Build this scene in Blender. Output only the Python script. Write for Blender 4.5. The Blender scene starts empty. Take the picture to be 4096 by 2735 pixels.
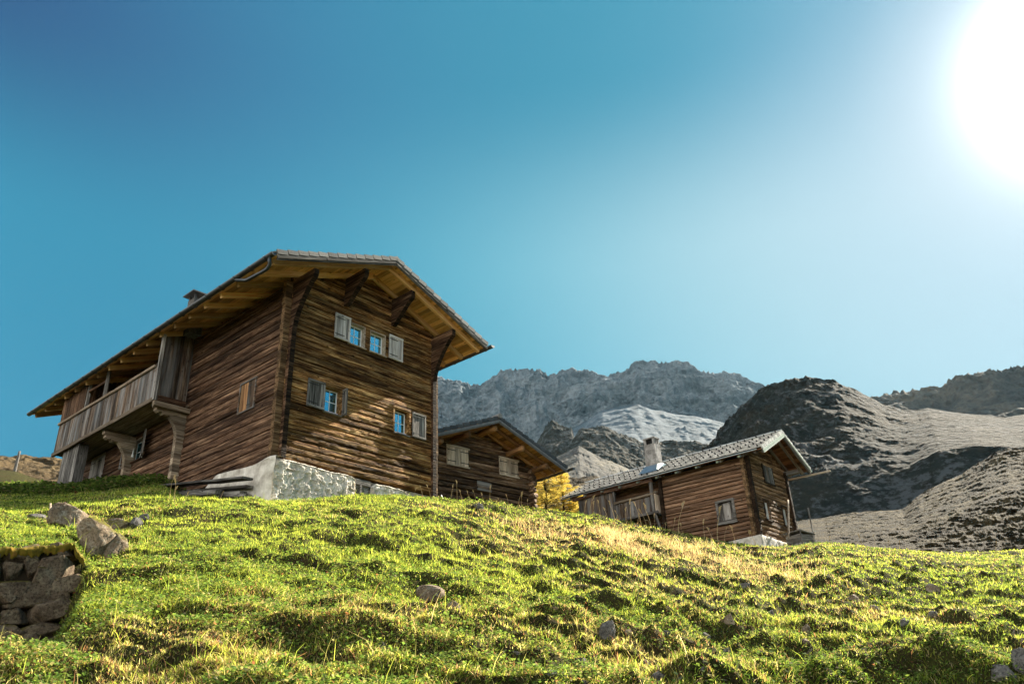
import bpy, math, random
import numpy as np
from mathutils import Matrix, Vector
from math import radians as rad, sin, cos, tan, pi, sqrt, atan2
random.seed(7)
RNG = np.random.default_rng(11)
sc = bpy.context.scene
col = sc.collection

# ------------------------------------------------------------------ camera
F, PITCH, ROLL = 3150.0, rad(25.8), rad(-2.65)
PPX, PPY = 2048.0, 1367.5
FW = np.array([0, cos(PITCH), sin(PITCH)])
_r = np.array([1.0, 0, 0]); _u = np.cross(_r, FW)
RT = cos(ROLL) * _r + sin(ROLL) * _u
UP = -sin(ROLL) * _r + cos(ROLL) * _u
cam_d = bpy.data.cameras.new('camera'); cam = bpy.data.objects.new('camera', cam_d); col.objects.link(cam)
cam_d.sensor_width = 36; cam_d.lens = 36 * F / 4096; cam_d.clip_start = .05; cam_d.clip_end = 20000
cam.matrix_world = Matrix(((RT[0], UP[0], -FW[0], 0), (RT[1], UP[1], -FW[1], 0), (RT[2], UP[2], -FW[2], 0), (0, 0, 0, 1)))
sc.camera = cam
EYE = 1.6

def ray(x, y):
    d = FW * F + RT * (x - PPX) - UP * (y - PPY)
    return d / np.linalg.norm(d)
def azt(x, y):
    d = ray(x, y); return math.degrees(atan2(d[0], d[1])), d[2] / math.hypot(d[0], d[1])
def atdist(x, y, h):
    d = ray(x, y); return d * h / math.hypot(d[0], d[1])

# ------------------------------------------------------------------ noise (numpy value noise)
def _h(ix, iy, iz, s):
    n = (ix * 374761393 + iy * 668265263 + iz * 1274126177 + s * 974711) & 0xffffffff
    n = ((n ^ (n >> 13)) * 1274126177) & 0xffffffff
    n = ((n ^ (n >> 16)) * 2246822519) & 0xffffffff
    return ((n ^ (n >> 15)) & 0xffffff) / float(0xffffff)
def vn(x, y, z=0.0, s=0):
    x, y, z = np.broadcast_arrays(np.asarray(x, float), np.asarray(y, float), np.asarray(z, float))
    fx, fy, fz = np.floor(x), np.floor(y), np.floor(z)
    ix, iy, iz = fx.astype(np.int64), fy.astype(np.int64), fz.astype(np.int64)
    u, v, w = x - fx, y - fy, z - fz
    u = u * u * (3 - 2 * u); v = v * v * (3 - 2 * v); w = w * w * (3 - 2 * w)
    def L(a, b, t): return a + (b - a) * t
    c = [[[_h(ix + i, iy + j, iz + k, s) for k in (0, 1)] for j in (0, 1)] for i in (0, 1)]
    return L(L(L(c[0][0][0], c[1][0][0], u), L(c[0][1][0], c[1][1][0], u), v),
             L(L(c[0][0][1], c[1][0][1], u), L(c[0][1][1], c[1][1][1], u), v), w) * 2 - 1
def fbm(x, y, z=0.0, o=4, s=0, g=.5, lac=2.03):
    a, t, f, n = 1.0, 0.0, 1.0, 0.0
    for k in range(o):
        t = t + a * vn(x * f + k * 17.3, y * f - k * 9.1, np.asarray(z) * f + k * 5.7, s + k); n += a; a *= g; f *= lac
    return t / n
def ridged(x, y, z=0.0, o=5, s=0, g=.55):
    a, t, f, n = 1.0, 0.0, 1.0, 0.0
    for k in range(o):
        t = t + a * (1 - np.abs(vn(x * f + k * 13.1, y * f + k * 7.7, np.asarray(z) * f, s + k)) * 2); n += a; a *= g; f *= 2.07
    return t / n

# ------------------------------------------------------------------ mesh helpers
class MB:
    def __init__(s): s.v = []; s.f = []; s.a = []
    def add(s, vs, fs, var=0.5):
        n = len(s.v); s.v += [tuple(p) for p in vs]; s.f += [tuple(i + n for i in f) for f in fs]; s.a += [var] * len(vs)
    def box(s, a, b, var=0.5):
        x0, y0, z0 = a; x1, y1, z1 = b
        s.add([(x0, y0, z0), (x1, y0, z0), (x1, y1, z0), (x0, y1, z0), (x0, y0, z1), (x1, y0, z1), (x1, y1, z1), (x0, y1, z1)],
              [(0, 3, 2, 1), (4, 5, 6, 7), (0, 1, 5, 4), (1, 2, 6, 5), (2, 3, 7, 6), (3, 0, 4, 7)], var)
    def obox(s, c, ax, ay, az, var=0.5):
        c, ax, ay, az = map(np.array, (c, ax, ay, az))
        vs = [c + i * ax + j * ay + k * az for k in (-1, 1) for j in (-1, 1) for i in (-1, 1)]
        s.add(vs, [(0, 2, 3, 1), (4, 5, 7, 6), (0, 1, 5, 4), (1, 3, 7, 5), (3, 2, 6, 7), (2, 0, 4, 6)], var)
    def prism(s, poly, fn, t0, t1, var=0.5):
        # poly: list of 2d; fn(p, t) -> 3d
        n = len(poly)
        s.add([fn(p, t0) for p in poly] + [fn(p, t1) for p in poly],
              [tuple(range(n))[::-1], tuple(range(n, 2 * n))] + [(i, (i + 1) % n, n + (i + 1) % n, n + i) for i in range(n)], var)
    def tube(s, pts, rads, n=8, var=0.5, caps=True):
        pts = [np.array(p, float) for p in pts]; rings = []
        if not hasattr(rads, '__len__'): rads = [rads] * len(pts)
        vs = []
        for i, p in enumerate(pts):
            d = pts[min(i + 1, len(pts) - 1)] - pts[max(i - 1, 0)]; d = d / (np.linalg.norm(d) + 1e-9)
            a = np.cross(d, (0, 0, 1) if abs(d[2]) < .9 else (1, 0, 0)); a /= np.linalg.norm(a); b = np.cross(d, a)
            for k in range(n):
                t = 2 * pi * k / n; vs.append(p + rads[i] * (cos(t) * a + sin(t) * b))
        fs = [(i * n + k, i * n + (k + 1) % n, (i + 1) * n + (k + 1) % n, (i + 1) * n + k) for i in range(len(pts) - 1) for k in range(n)]
        if caps: fs += [tuple(range(n)), tuple(range((len(pts) - 1) * n, len(pts) * n))[::-1]]
        s.add(vs, fs, var)
    def build(s, name, mat, parent=None, M=None, smooth=False):
        return mesh_obj(name, s.v, s.f, mat, parent, M, smooth, {'var': s.a})
def mesh_obj(name, v, f, mat, parent=None, M=None, smooth=False, attrs=None):
    me = bpy.data.meshes.new(name)
    me.from_pydata(v if isinstance(v, list) else v.tolist(), [], f if isinstance(f, list) else f.tolist())
    return finish(me, name, mat, parent, M, smooth, attrs)
def finish(me, name, mat, parent=None, M=None, smooth=False, attrs=None):
    if attrs:
        for k, a in attrs.items():
            a = np.asarray(a, dtype=np.float32)
            if a.ndim == 1:
                at = me.attributes.new(k, 'FLOAT', 'POINT'); at.data.foreach_set('value', a)
            else:
                at = me.attributes.new(k, 'FLOAT_COLOR', 'POINT')
                at.data.foreach_set('color', np.concatenate([a, np.ones((len(a), 1), np.float32)], 1).ravel())
    if smooth: me.polygons.foreach_set('use_smooth', [True] * len(me.polygons))
    me.materials.append(mat); me.update()
    o = bpy.data.objects.new(name, me); col.objects.link(o)
    if parent: o.parent = parent
    if M is not None: o.matrix_local = M
    return o
def fast_mesh(name, V, tris, mat, attrs=None, smooth=False, nper=3):
    me = bpy.data.meshes.new(name); V = np.asarray(V, np.float32); T = np.asarray(tris, np.int32)
    me.vertices.add(len(V)); me.vertices.foreach_set('co', V.ravel())
    me.loops.add(T.size); me.loops.foreach_set('vertex_index', T.ravel())
    me.polygons.add(len(T)); me.polygons.foreach_set('loop_start', np.arange(0, T.size, nper, dtype=np.int32))
    me.update(calc_edges=True)
    return finish(me, name, mat, attrs=attrs, smooth=smooth)
def grid_faces(nu, nv, wrap=False):
    i = np.arange(nu - (0 if wrap else 1)); j = np.arange(nv - 1)
    I, J = np.meshgrid(i, j, indexing='ij'); I2 = (I + 1) % nu
    return np.stack([I * nv + J, I2 * nv + J, I2 * nv + J + 1, I * nv + J + 1], -1).reshape(-1, 4)
def thing(name, label, cat, M=None, group=None, kind=None):
    o = bpy.data.objects.new(name, None); col.objects.link(o); o.empty_display_size = .3
    if M is not None: o.matrix_world = M
    tag(o, label, cat, group, kind); return o
def tag(o, label=None, cat=None, group=None, kind=None):
    if label: o['label'] = label
    if cat: o['category'] = cat
    if group: o['group'] = group
    if kind: o['kind'] = kind
    return o
def frame(p, yaw): return Matrix.Translation(Vector([float(q) for q in p])) @ Matrix.Rotation(yaw, 4, 'Z')
def beam(name, a, b, w, h, mat, parent, up=(0, 0, 1), ch=.012, wob=0.0, rnd=False, r2=None):
    """beam in its own frame, local X is the grain"""
    a = Vector(a); b = Vector(b); L = (b - a).length; X = (b - a).normalized()
    Y = Vector(up).cross(X); Y = Y.normalized() if Y.length > 1e-4 else Vector((0, 1, 0)); Z = X.cross(Y)
    n = max(2, int(L / .25) + 1) if (wob or rnd) else 2
    if rnd: sec = [(cos(t * pi / 6), sin(t * pi / 6)) for t in range(12)]
    else:
        c = ch; W, H = w / 2, h / 2
        sec = [(-W + c, -H), (W - c, -H), (W, -H + c), (W, H - c), (W - c, H), (-W + c, H), (-W, H - c), (-W, -H + c)]
    vs, m = [], len(sec); sd = random.random() * 90
    for i in range(n):
        x = L * i / (n - 1); q = x * 1.7 + sd
        dy, dz = wob * float(vn(q, 3.3)), wob * float(vn(q, 8.8))
        k = (1 + .07 * float(vn(q, 5.1))) * (w / 2 + ((r2 or w / 2) - w / 2) * i / (n - 1)) if rnd else 1
        vs += [(x, p[0] * k + dy, p[1] * k + dz) for p in sec]
    fs = [(i * m + k, i * m + (k + 1) % m, (i + 1) * m + (k + 1) % m, (i + 1) * m + k) for i in range(n - 1) for k in range(m)]
    fs += [tuple(range(m))[::-1], tuple(range((n - 1) * m, n * m))]
    M = Matrix((( X[0], Y[0], Z[0], a[0]), (X[1], Y[1], Z[1], a[1]), (X[2], Y[2], Z[2], a[2]), (0, 0, 0, 1)))
    return mesh_obj(name, vs, fs, mat, parent, M, rnd, {'var': [random.random()] * len(vs)})

# ------------------------------------------------------------------ materials
class NT:
    def __init__(s, name):
        s.m = bpy.data.materials.new(name); s.m.use_nodes = True; s.t = s.m.node_tree; s.t.nodes.clear()
        s.out = s.n('ShaderNodeOutputMaterial')
    def n(s, typ, ins=None, **kw):
        nd = s.t.nodes.new(typ)
        for k, v in kw.items(): setattr(nd, k, v)
        for k, v in (ins or {}).items():
            i = nd.inputs[k]
            if isinstance(v, bpy.types.NodeSocket): s.t.links.new(v, i)
            elif isinstance(v, tuple) and len(v) == 3 and i.type == 'RGBA': i.default_value = (*v, 1)
            else: i.default_value = v
        return nd
    def ramp(s, fac, stops, interp='LINEAR'):
        nd = s.n('ShaderNodeValToRGB', {'Fac': fac}); e = nd.color_ramp.elements; nd.color_ramp.interpolation = interp
        while len(e) < len(stops): e.new(.5)
        for el, (p, c) in zip(e, stops):
            el.position = p; el.color = (*c, 1) if hasattr(c, '__len__') else (c, c, c, 1)
        return nd.outputs['Color']
    def mix(s, f, a, b, mode='MIX'):
        nd = s.n('ShaderNodeMix', data_type='RGBA', blend_type=mode)
        for i, v in zip((0, 6, 7), (f, a, b)):
            sk = nd.inputs[i]
            if isinstance(v, bpy.types.NodeSocket): s.t.links.new(v, sk)
            else: sk.default_value = (*v, 1) if isinstance(v, tuple) else v
        return nd.outputs[2]
    def math(s, op, a, b=0.0, c=0.0, clamp=False):
        nd = s.n('ShaderNodeMath', operation=op, use_clamp=clamp)
        for i, v in enumerate((a, b, c)):
            if isinstance(v, bpy.types.NodeSocket): s.t.links.new(v, nd.inputs[i])
            else: nd.inputs[i].default_value = v
        return nd.outputs[0]
    def obj(s, scale=(1, 1, 1), rnd=True, world=False):
        if world: base = s.n('ShaderNodeNewGeometry').outputs['Position']
        else: base = s.n('ShaderNodeTexCoord').outputs['Object']
        if rnd and not world:
            r = s.n('ShaderNodeObjectInfo').outputs['Random']
            k = s.n('ShaderNodeVectorMath', {0: s.n('ShaderNodeCombineXYZ', {0: r, 1: r, 2: r}).outputs[0], 1: (37.0, 53.0, 71.0)}, operation='MULTIPLY')
            base = s.n('ShaderNodeVectorMath', {0: base, 1: k.outputs[0]}, operation='ADD').outputs[0]
        return s.n('ShaderNodeMapping', {'Vector': base, 'Scale': scale}).outputs[0]
    def noise(s, vec, scale, detail=4, rough=.55, dist=0.0):
        return s.n('ShaderNodeTexNoise', {'Vector': vec, 'Scale': scale, 'Detail': detail, 'Roughness': rough, 'Distortion': dist}).outputs['Fac']
    def attr(s, name): return s.n('ShaderNodeAttribute', attribute_name=name)
    def bsdf(s, color, rough=.8, spec=.3, bump=None, bstr=.5, bdist=.02, metallic=0.0, normal=None):
        ins = {'Base Color': color, 'Roughness': rough, 'Specular IOR Level': spec, 'Metallic': metallic}
        if bump is not None:
            b = s.n('ShaderNodeBump', {'Height': bump, 'Strength': bstr, 'Distance': bdist}); ins['Normal'] = b.outputs[0]
        nd = s.n('ShaderNodeBsdfPrincipled', ins)
        s.t.links.new(nd.outputs[0], s.out.inputs[0]); return nd

def wood(name, dark, mid, light, stain=.5, bstr=.6, knots=True, gs=1.0, silver=None, silver_amt=0.0, rough=.8, bd=.03):
    t = NT(name)
    fine = t.noise(t.obj((.9 * gs, 26 * gs, 26 * gs)), 1.6, 5, .7, .12)
    mid_n = t.noise(t.obj((.45 * gs, 7 * gs, 7 * gs)), 1.0, 4, .65, .25)
    blot = t.noise(t.obj((.9, 2.6, 2.6)), 1.0, 3, .6)
    var = t.attr('var').outputs['Fac']
    c = t.ramp(t.math('ADD', t.math('MULTIPLY', fine, .62), t.math('MULTIPLY', t.noise(t.obj((.5, 6.5, 9)), 1.4, 5, .7, .15), .38)), [(.405, dark), (.50, mid), (.60, light)])
    c = t.mix(t.math('MULTIPLY', t.ramp(mid_n, [(.38, 1.0), (.62, 0.0)]), stain), c, tuple(q * .25 for q in dark))
    c = t.mix(t.math('MULTIPLY', t.ramp(blot, [(.47, 0.0), (.72, 1.0)]), stain * .9), c, tuple(q * .45 for q in dark))
    if silver:
        sv = t.noise(t.obj((.5, 5, 5)), 1.1, 4, .6)
        c = t.mix(t.math('MULTIPLY', t.ramp(sv, [(.42, 0.0), (.6, 1.0)]), silver_amt), c, silver)
    hgt = t.math('ADD', t.math('MULTIPLY', fine, 1.0), t.math('MULTIPLY', mid_n, .7))
    if knots:
        kv = t.n('ShaderNodeTexVoronoi', {'Vector': t.obj((2.4, 5.2, 5.2)), 'Scale': 1.0, 'Randomness': 1.0}).outputs['Distance']
        kk = t.ramp(kv, [(.06, 1.0), (.13, 0.0)])
        c = t.mix(t.math('MULTIPLY', kk, .85), c, tuple(q * .3 for q in dark))
        hgt = t.math('ADD', hgt, t.math('MULTIPLY', kk, .8))
    v2 = t.math('MULTIPLY_ADD', var, 1.05, .48)
    c = t.mix(1.0, c, t.n('ShaderNodeCombineXYZ', {0: v2, 1: v2, 2: v2}).outputs[0], 'MULTIPLY')
    t.bsdf(c, rough, .10, hgt, bstr, bd)
    return t.m
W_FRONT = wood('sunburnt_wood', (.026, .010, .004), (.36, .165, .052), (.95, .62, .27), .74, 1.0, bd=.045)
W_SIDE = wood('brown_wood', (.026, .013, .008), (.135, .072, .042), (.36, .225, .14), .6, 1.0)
W_GREY = wood('grey_wood', (.05, .045, .04), (.20, .185, .17), (.44, .42, .39), .5, .7)
W_BALC = wood('weathered_cladding', (.04, .025, .018), (.16, .105, .07), (.33, .25, .18), .6, .8, silver=(.24, .26, .27), silver_amt=.55)
W_PALE = wood('pale_wood', (.26, .19, .13), (.50, .40, .30), (.68, .58, .47), .18, .4)
W_NEW = wood('new_larch', (.56, .30, .12), (.78, .49, .23), (.88, .64, .38), .10, .25, rough=.6)
W_BRD = wood('larch_boards', (.42, .21, .075), (.66, .38, .15), (.78, .52, .25), .14, .25, rough=.6)
W_SOF = wood('soffit_larch', (.30, .14, .05), (.52, .28, .11), (.66, .42, .19), .25, .3, rough=.7)
W_DARK = wood('burnt_wood', (.010, .007, .005), (.030, .018, .011), (.09, .055, .032), .4, .9)
W_POST = wood('corner_wood', (.05, .028, .014), (.19, .11, .055), (.42, .28, .15), .5, 1.0)
W_BRKT = wood('pale_bracket_wood', (.13, .09, .06), (.30, .23, .16), (.46, .38, .29), .25, .5)
W_LOG = wood('log_wood', (.03, .017, .010), (.16, .092, .055), (.48, .33, .21), .65, .7, gs=.8)
W_NLOG = wood('peeled_log', (.16, .07, .03), (.40, .21, .095), (.62, .38, .19), .4, .6, gs=.8)
W_SOF3 = wood('red_soffit', (.09, .035, .018), (.20, .085, .045), (.29, .14, .08), .35, .3)
W_C3F = wood('cabin_front_wood', (.038, .019, .010), (.22, .12, .06), (.55, .36, .20), .6, .9, gs=1.2)
W_C3S = wood('cabin_side_wood', (.085, .045, .026), (.24, .135, .08), (.44, .285, .185), .34, .6, gs=1.2)
def plain(name, c, rough=.6, spec=.4, metal=0.0, var=.25, scale=6, bstr=.2, tiles=False):
    t = NT(name); n = t.noise(t.obj((1, 1, 1)), scale, 5, .6)
    cc = t.mix(t.ramp(n, [(.3, 0.0), (.7, 1.0)]), tuple(q * (1 - var) for q in c), tuple(min(1, q * (1 + var)) for q in c))
    if tiles:
        v = t.attr('var').outputs['Fac']; k = t.math('MULTIPLY_ADD', v, .7, .65)
        cc = t.mix(1.0, cc, t.n('ShaderNodeCombineXYZ', {0: k, 1: k, 2: k}).outputs[0], 'MULTIPLY')
        cc = t.mix(t.math('GREATER_THAN', v, 5.0), cc, (.012, .012, .012))
    t.bsdf(cc, rough, spec, n, bstr, .01, metal); return t.m
M_WHITE = plain('white_paint', (.78, .78, .76), .5, var=.05)
M_SHUT = wood('white_shutter', (.30, .26, .23), (.58, .54, .50), (.78, .74, .71), .30, .4)
M_GUT = plain('dark_zinc', (.075, .08, .085), .42, .5, .6, .2, 3)
M_PIPE = plain('grey_zinc', (.06, .07, .08), .35, .5, .7, .15, 3)
M_IRON = plain('black_iron', (.02, .02, .02), .6, .3)
M_TILE = plain('grey_tile', (.21, .205, .195), .75, .3, var=.35, scale=30, bstr=.4, tiles=True)
M_TILED = plain('dark_tile', (.05, .05, .052), .6, .4, var=.3, scale=20, tiles=True)
M_TILE3 = plain('slate_tile', (.60, .58, .54), .6, .3, var=.35, scale=14, bstr=.3, tiles=True)
M_FLASH = plain('metal_flashing', (.42, .50, .50), .3, .5, .8, .12, 4)
M_VERGE2 = plain('grey_verge_paint', (.15, .155, .16), .7, .3, var=.3)
M_COPPER = plain('pale_green_trim', (.42, .50, .40), .5, .4, var=.2)
M_DARKIN = plain('dark_interior', (.012, .011, .010), .9, .1)
M_CURT = plain('lace_curtain', (.82, .84, .86), .9, .1, var=.06, scale=60)
M_PINK = plain('pale_cushion', (.74, .66, .74), .9, .1, var=.08)
t = NT('window_glass')
gl = t.n('ShaderNodeBsdfGlossy', {'Color': (.34, .74, .95), 'Roughness': .03}); tr = t.n('ShaderNodeBsdfTransparent', {'Color': (.9, .94, .95)})
mx = t.n('ShaderNodeMixShader', {0: .62, 1: tr.outputs[0], 2: gl.outputs[0]}); t.t.links.new(mx.outputs[0], t.out.inputs[0]); M_GLASS = t.m
def rockmat(name, a, b, lich=(.45, .43, .36), moss=None, mossamt=0.0, sc_=1.0, bstr=.9, bd=.05, world=False):
    t = NT(name); o = t.obj((1, 1, 1), world=world)
    n1 = t.noise(o, 2.2 * sc_, 8, .65); n2 = t.noise(o, 14 * sc_, 6, .7)
    c = t.ramp(n1, [(.32, a), (.62, b)])
    c = t.mix(t.ramp(n2, [(.48, 0.0), (.75, .8)]), c, lich)
    if moss:
        up = t.n('ShaderNodeSeparateXYZ', {0: t.n('ShaderNodeNewGeometry').outputs['Normal']}).outputs[2]
        mk = t.math('MULTIPLY', t.ramp(up, [(.35, 0.0), (.75, 1.0)]), t.ramp(t.noise(o, 3.0 * sc_, 5, .6), [(.5 - mossamt * .3, 0.0), (.58 - mossamt * .3, 1.0)]))
        c = t.mix(mk, c, moss)
    h = t.math('ADD', n1, t.math('MULTIPLY', n2, .4))
    n3 = t.noise(o, 45 * sc_, 5, .75)
    c = t.mix(t.ramp(n3, [(.38, .75), (.52, 0.0)]), c, tuple(q * .35 for q in a))
    t.bsdf(c, .9, .1, t.math('ADD', h, t.math('MULTIPLY', n3, .35)), bstr, bd); return t.m
M_ROCK = rockmat('weathered_rock', (.10, .072, .048), (.28, .21, .145))
M_ROCKM = rockmat('mossy_rock', (.12, .085, .055), (.32, .24, .165), moss=(.13, .12, .015), mossamt=.35)
M_ROCKG = rockmat('grey_rock', (.06, .058, .055), (.16, .15, .14), lich=(.30, .29, .27))
M_WALLST = rockmat('wall_stone', (.05, .036, .026), (.19, .14, .095), lich=(.32, .27, .18), moss=(.10, .08, .015), mossamt=.1)
def plastermat():
    t = NT('rough_plaster'); o = t.obj((1, 1, 1))
    n1 = t.noise(o, 3.5, 6, .6); n2 = t.noise(o, 34, 6, .75)
    c = t.ramp(n1, [(.3, (.34, .30, .25)), (.5, (.58, .54, .47)), (.7, (.80, .76, .68))])
    t.bsdf(c, .95, .15, t.math('ADD', n1, t.math('MULTIPLY', n2, .5)), 1.0, .03); return t.m
M_PLAST = plastermat()

# ------------------------------------------------------------------ terrain
def curve(pts):
    L = sorted((*azt(x, y), r) for x, y, r in pts)
    return np.array([p[0] for p in L]), np.array([p[1] for p in L]), np.array([p[2] for p in L])
K1 = curve([(-500, 2120, 12.5), (0, 2082, 14), (180, 2078, 14.6), (363, 2046, 15.5), (449, 2036, 16), (526, 2018, 16.5), (640, 2003, 17.2), (800, 1995, 17.8), (1110, 1992, 18.3), (1400, 1984, 20), (1600, 1983, 21.5), (1740, 1988, 22.4),
            (1950, 2012, 25), (2110, 2042, 26.5), (2300, 2054, 27), (2400, 2072, 27), (2600, 2112, 27.4), (2800, 2152, 27.8), (2950, 2178, 28), (3100, 2192, 28.6),
            (3280, 2178, 30), (3640, 2206, 33), (3838, 2222, 34.5), (4096, 2206, 36), (4500, 2170, 38)])
K2 = curve([(-500, 1960, 37), (0, 1968, 34), (225, 1962, 31), (450, 1938, 27), (640, 1932, 24.4), (700, 1965, 23.6), (790, 2045, 22.3), (950, 2070, 21.3), (1050, 2050, 20.8), (1110, 2012, 20.6), (1400, 1994, 22.3), (1740, 2000, 24.6),
            (2110, 2066, 31), (2400, 2090, 34), (3000, 2196, 34), (3280, 2182, 36), (3640, 2214, 42), (4096, 2220, 48), (4500, 2200, 50)])
K3 = curve([(-500, 1840, 70), (0, 1876, 62), (60, 1882, 62), (130, 1908, 60), (225, 1930, 60), (600, 1970, 60), (1100, 2000, 60), (1740, 2010, 60), (2110, 2080, 60), (2400, 2110, 70), (3280, 2230, 75), (4500, 2260, 90)])
def T0(x, y):
    x = np.asarray(x, float); y = np.asarray(y, float)
    az = np.degrees(np.arctan2(x, y)); r = np.hypot(x, y); ac = np.clip(az, -44, 44)
    t1, r1 = np.interp(ac, K1[0], K1[1]), np.interp(ac, K1[0], K1[2])
    t2, r2 = np.interp(ac, K2[0], K2[1]), np.interp(ac, K2[0], K2[2])
    t3, r3 = np.interp(ac, K3[0], K3[1]), np.interp(ac, K3[0], K3[2])
    f = np.where(np.abs(az) < 60, 1.0, np.cos(np.radians((np.abs(az) - 60) * 1.5)))
    z1, z2, z3 = t1 * r1, t2 * r2, t3 * r3
    s = (z1 + EYE) / r1
    s = s * f
    # gently bowed first slope: flatter near the feet
    u = np.clip(r / r1, 0, 1)
    za = -EYE + s * r
    zb = z1 + (z2 - z1) * (r - r1) / (r2 - r1)
    zc = z2 + (z3 - z2) * (r - r2) / (r3 - r2)
    zd = z3 - (r - r3) * .12
    z = np.where(r < r1, za, np.where(r < r2, zb, np.where(r < r3, zc, zd)))
    back = np.abs(az) > 60
    z = np.where(back, -EYE + s * np.minimum(r, 60), z)
    z = np.where(r > 130, np.minimum(z, z3 - (130 - r3) * .12 - (r - 130) * .01), z)
    return z
def T1(x, y):
    x = np.asarray(x, float); y = np.asarray(y, float)
    r = np.hypot(x, y); d = .35 + .01 * r
    z = (T0(x, y) * 2 + T0(x * (1 + d / np.maximum(r, .1)), y * (1 + d / np.maximum(r, .1))) + T0(x * (1 - d / np.maximum(r, .1)), y * (1 - d / np.maximum(r, .1)))) / 4
    return z
KH = 1.05
def hum(wx, wy):
    a = .17 * (ridged(wx / 1.7 + .3 * wy, wy / .72 + .25 * wx, o=3, s=5, g=.6) - .45)
    a = a + .10 * vn(wx / .42 + 3, wy / .25, s=6) + .055 * (1 - 2 * np.abs(vn(wx / .26, wy / .15, s=8))) + .035 * vn(wx / .15, wy / .12, s=7)
    return a
WALL_R = 9.3
WA1 = azt(335, 2260)[0]
def sstep(a, b, x):
    t = np.clip((x - a) / (b - a), 0, 1); return t * t * (3 - 2 * t)
def T(x, y):
    x = np.asarray(x, float); y = np.asarray(y, float)
    az = np.degrees(np.arctan2(x, y)); r = np.hypot(x, y)
    z = T1(x, y)
    nearm = 1 - sstep(50, 90, r)
    # hummocks and cow-trodden terraces
    wx = x + .35 * fbm(x * .5, y * .5, o=2, s=31); wy = y + .35 * fbm(x * .5, y * .5, o=2, s=41)
    h = .16 * fbm(x * .42, y * .55, o=3, s=1)
    h = h + KH * hum(wx, wy)
    flat = 1 - .65 * sstep(16.5, 19.5, r) * (az < -4)
    flat = np.where((az >= -4) & (r > 27), .5, flat)
    kbot = .55 + .45 * sstep(-24, 4, az)
    z = z + h * nearm * flat * kbot
    # retaining wall step on the left
    wm = 1 - sstep(WA1 - 1.2, WA1 + .5, az)
    wm = wm * (az > -60)
    up = .22 * (1 - sstep(WALL_R + .3, 13.2, r)) * (r >= WALL_R)
    dn = -.66 * sstep(6.2, 8.6, r) * (r < WALL_R)
    z = z + wm * (up + dn)
    # near grassy bank lower right, with a hollow behind it
    bm = sstep(8, 15, az) * (1 - sstep(44, 50, az))
    rr = 6.7 + .13 * (az - 11) + .22 * np.sin(az * .35)
    z = z + bm * (.30 * np.exp(-((r - rr) / .5) ** 2) - .24 * np.exp(-((r - rr - 1.2) / .6) ** 2) - .10 * np.exp(-((r - rr + .9) / .4) ** 2))
    # hollows
    for (hx, hy, hr, hd) in HOLES:
        z = z - hd * np.exp(-(((x - hx) ** 2 + ((y - hy) * 1.2) ** 2) / hr ** 2))
    return z
HOLES = []
def hit(px, py, r0=3.5, r1=60):
    d = ray(px, py); k = math.hypot(d[0], d[1]); rs = np.linspace(r0, r1, 2500)
    X, Y, Z = d[0] / k * rs, d[1] / k * rs, d[2] / k * rs
    g = T(X, Y) - Z; i = np.argmax(g > 0)
    if not (g > 0).any(): i = len(rs) - 1
    return np.array([X[i], Y[i], Z[i]]), rs[i]
_hp = [(1700, 2375, .45, .28), (680, 2440, .28, .2), (2560, 2560, .3, .12), (2860, 2520, .4, .2), (3330, 2380, .5, .22), (1200, 2620, .3, .12), (2880, 2480, .3, .15), (3620, 2330, .5, .15), (1960, 2480, .4, .15), (1330, 2010, .5, .08)]
_hs = []
for a, b, c, d in _hp:
    p, r = hit(a, b); _hs.append((p[0], p[1], c * r / 9, d * r / 9))
HOLES = _hs

def groundmat():
    t = NT('meadow_soil'); o = t.obj(world=True)
    n1 = t.noise(o, 1.3, 6, .6); n2 = t.noise(o, 9, 6, .7); n3 = t.noise(o, 45, 4, .7)
    c = t.ramp(n1, [(.35, (.035, .045, .012)), (.55, (.07, .075, .02)), (.7, (.09, .06, .03))])
    c = t.mix(t.ramp(n2, [(.42, 0.0), (.62, .9)]), c, (.035, .024, .014))
    c = t.mix(t.ramp(n3, [(.5, 0.0), (.75, .7)]), c, (.13, .10, .05))
    t.bsdf(c, .95, .05, t.math('ADD', n2, t.math('MULTIPLY', n3, 1.5)), 1.0, .05); return t.m
azs = np.concatenate([np.arange(-180, -42, 4.0), np.arange(-42, 42.01, .09), np.arange(46, 180, 4.0)])
rs = np.concatenate([[.02, .6, 1.2, 1.9, 2.6, 3.2], np.geomspace(3.6, 36, 430), np.geomspace(36.6, 130, 90), [160, 220, 320, 500, 900]])
A, Rr = np.meshgrid(np.radians(azs), rs, indexing='ij')
X, Y = Rr * np.sin(A), Rr * np.cos(A)
Z = T(X, Y)
V = np.stack([X, Y, Z], -1).reshape(-1, 3)
Fq = grid_faces(len(azs), len(rs), True)[:, ::-1]
ground = fast_mesh('ground', V, Fq, groundmat(), smooth=True, nper=4)
tag(ground, 'steep hummocky alpine meadow hillside below the wooden houses', 'ground', kind='structure')

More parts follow.
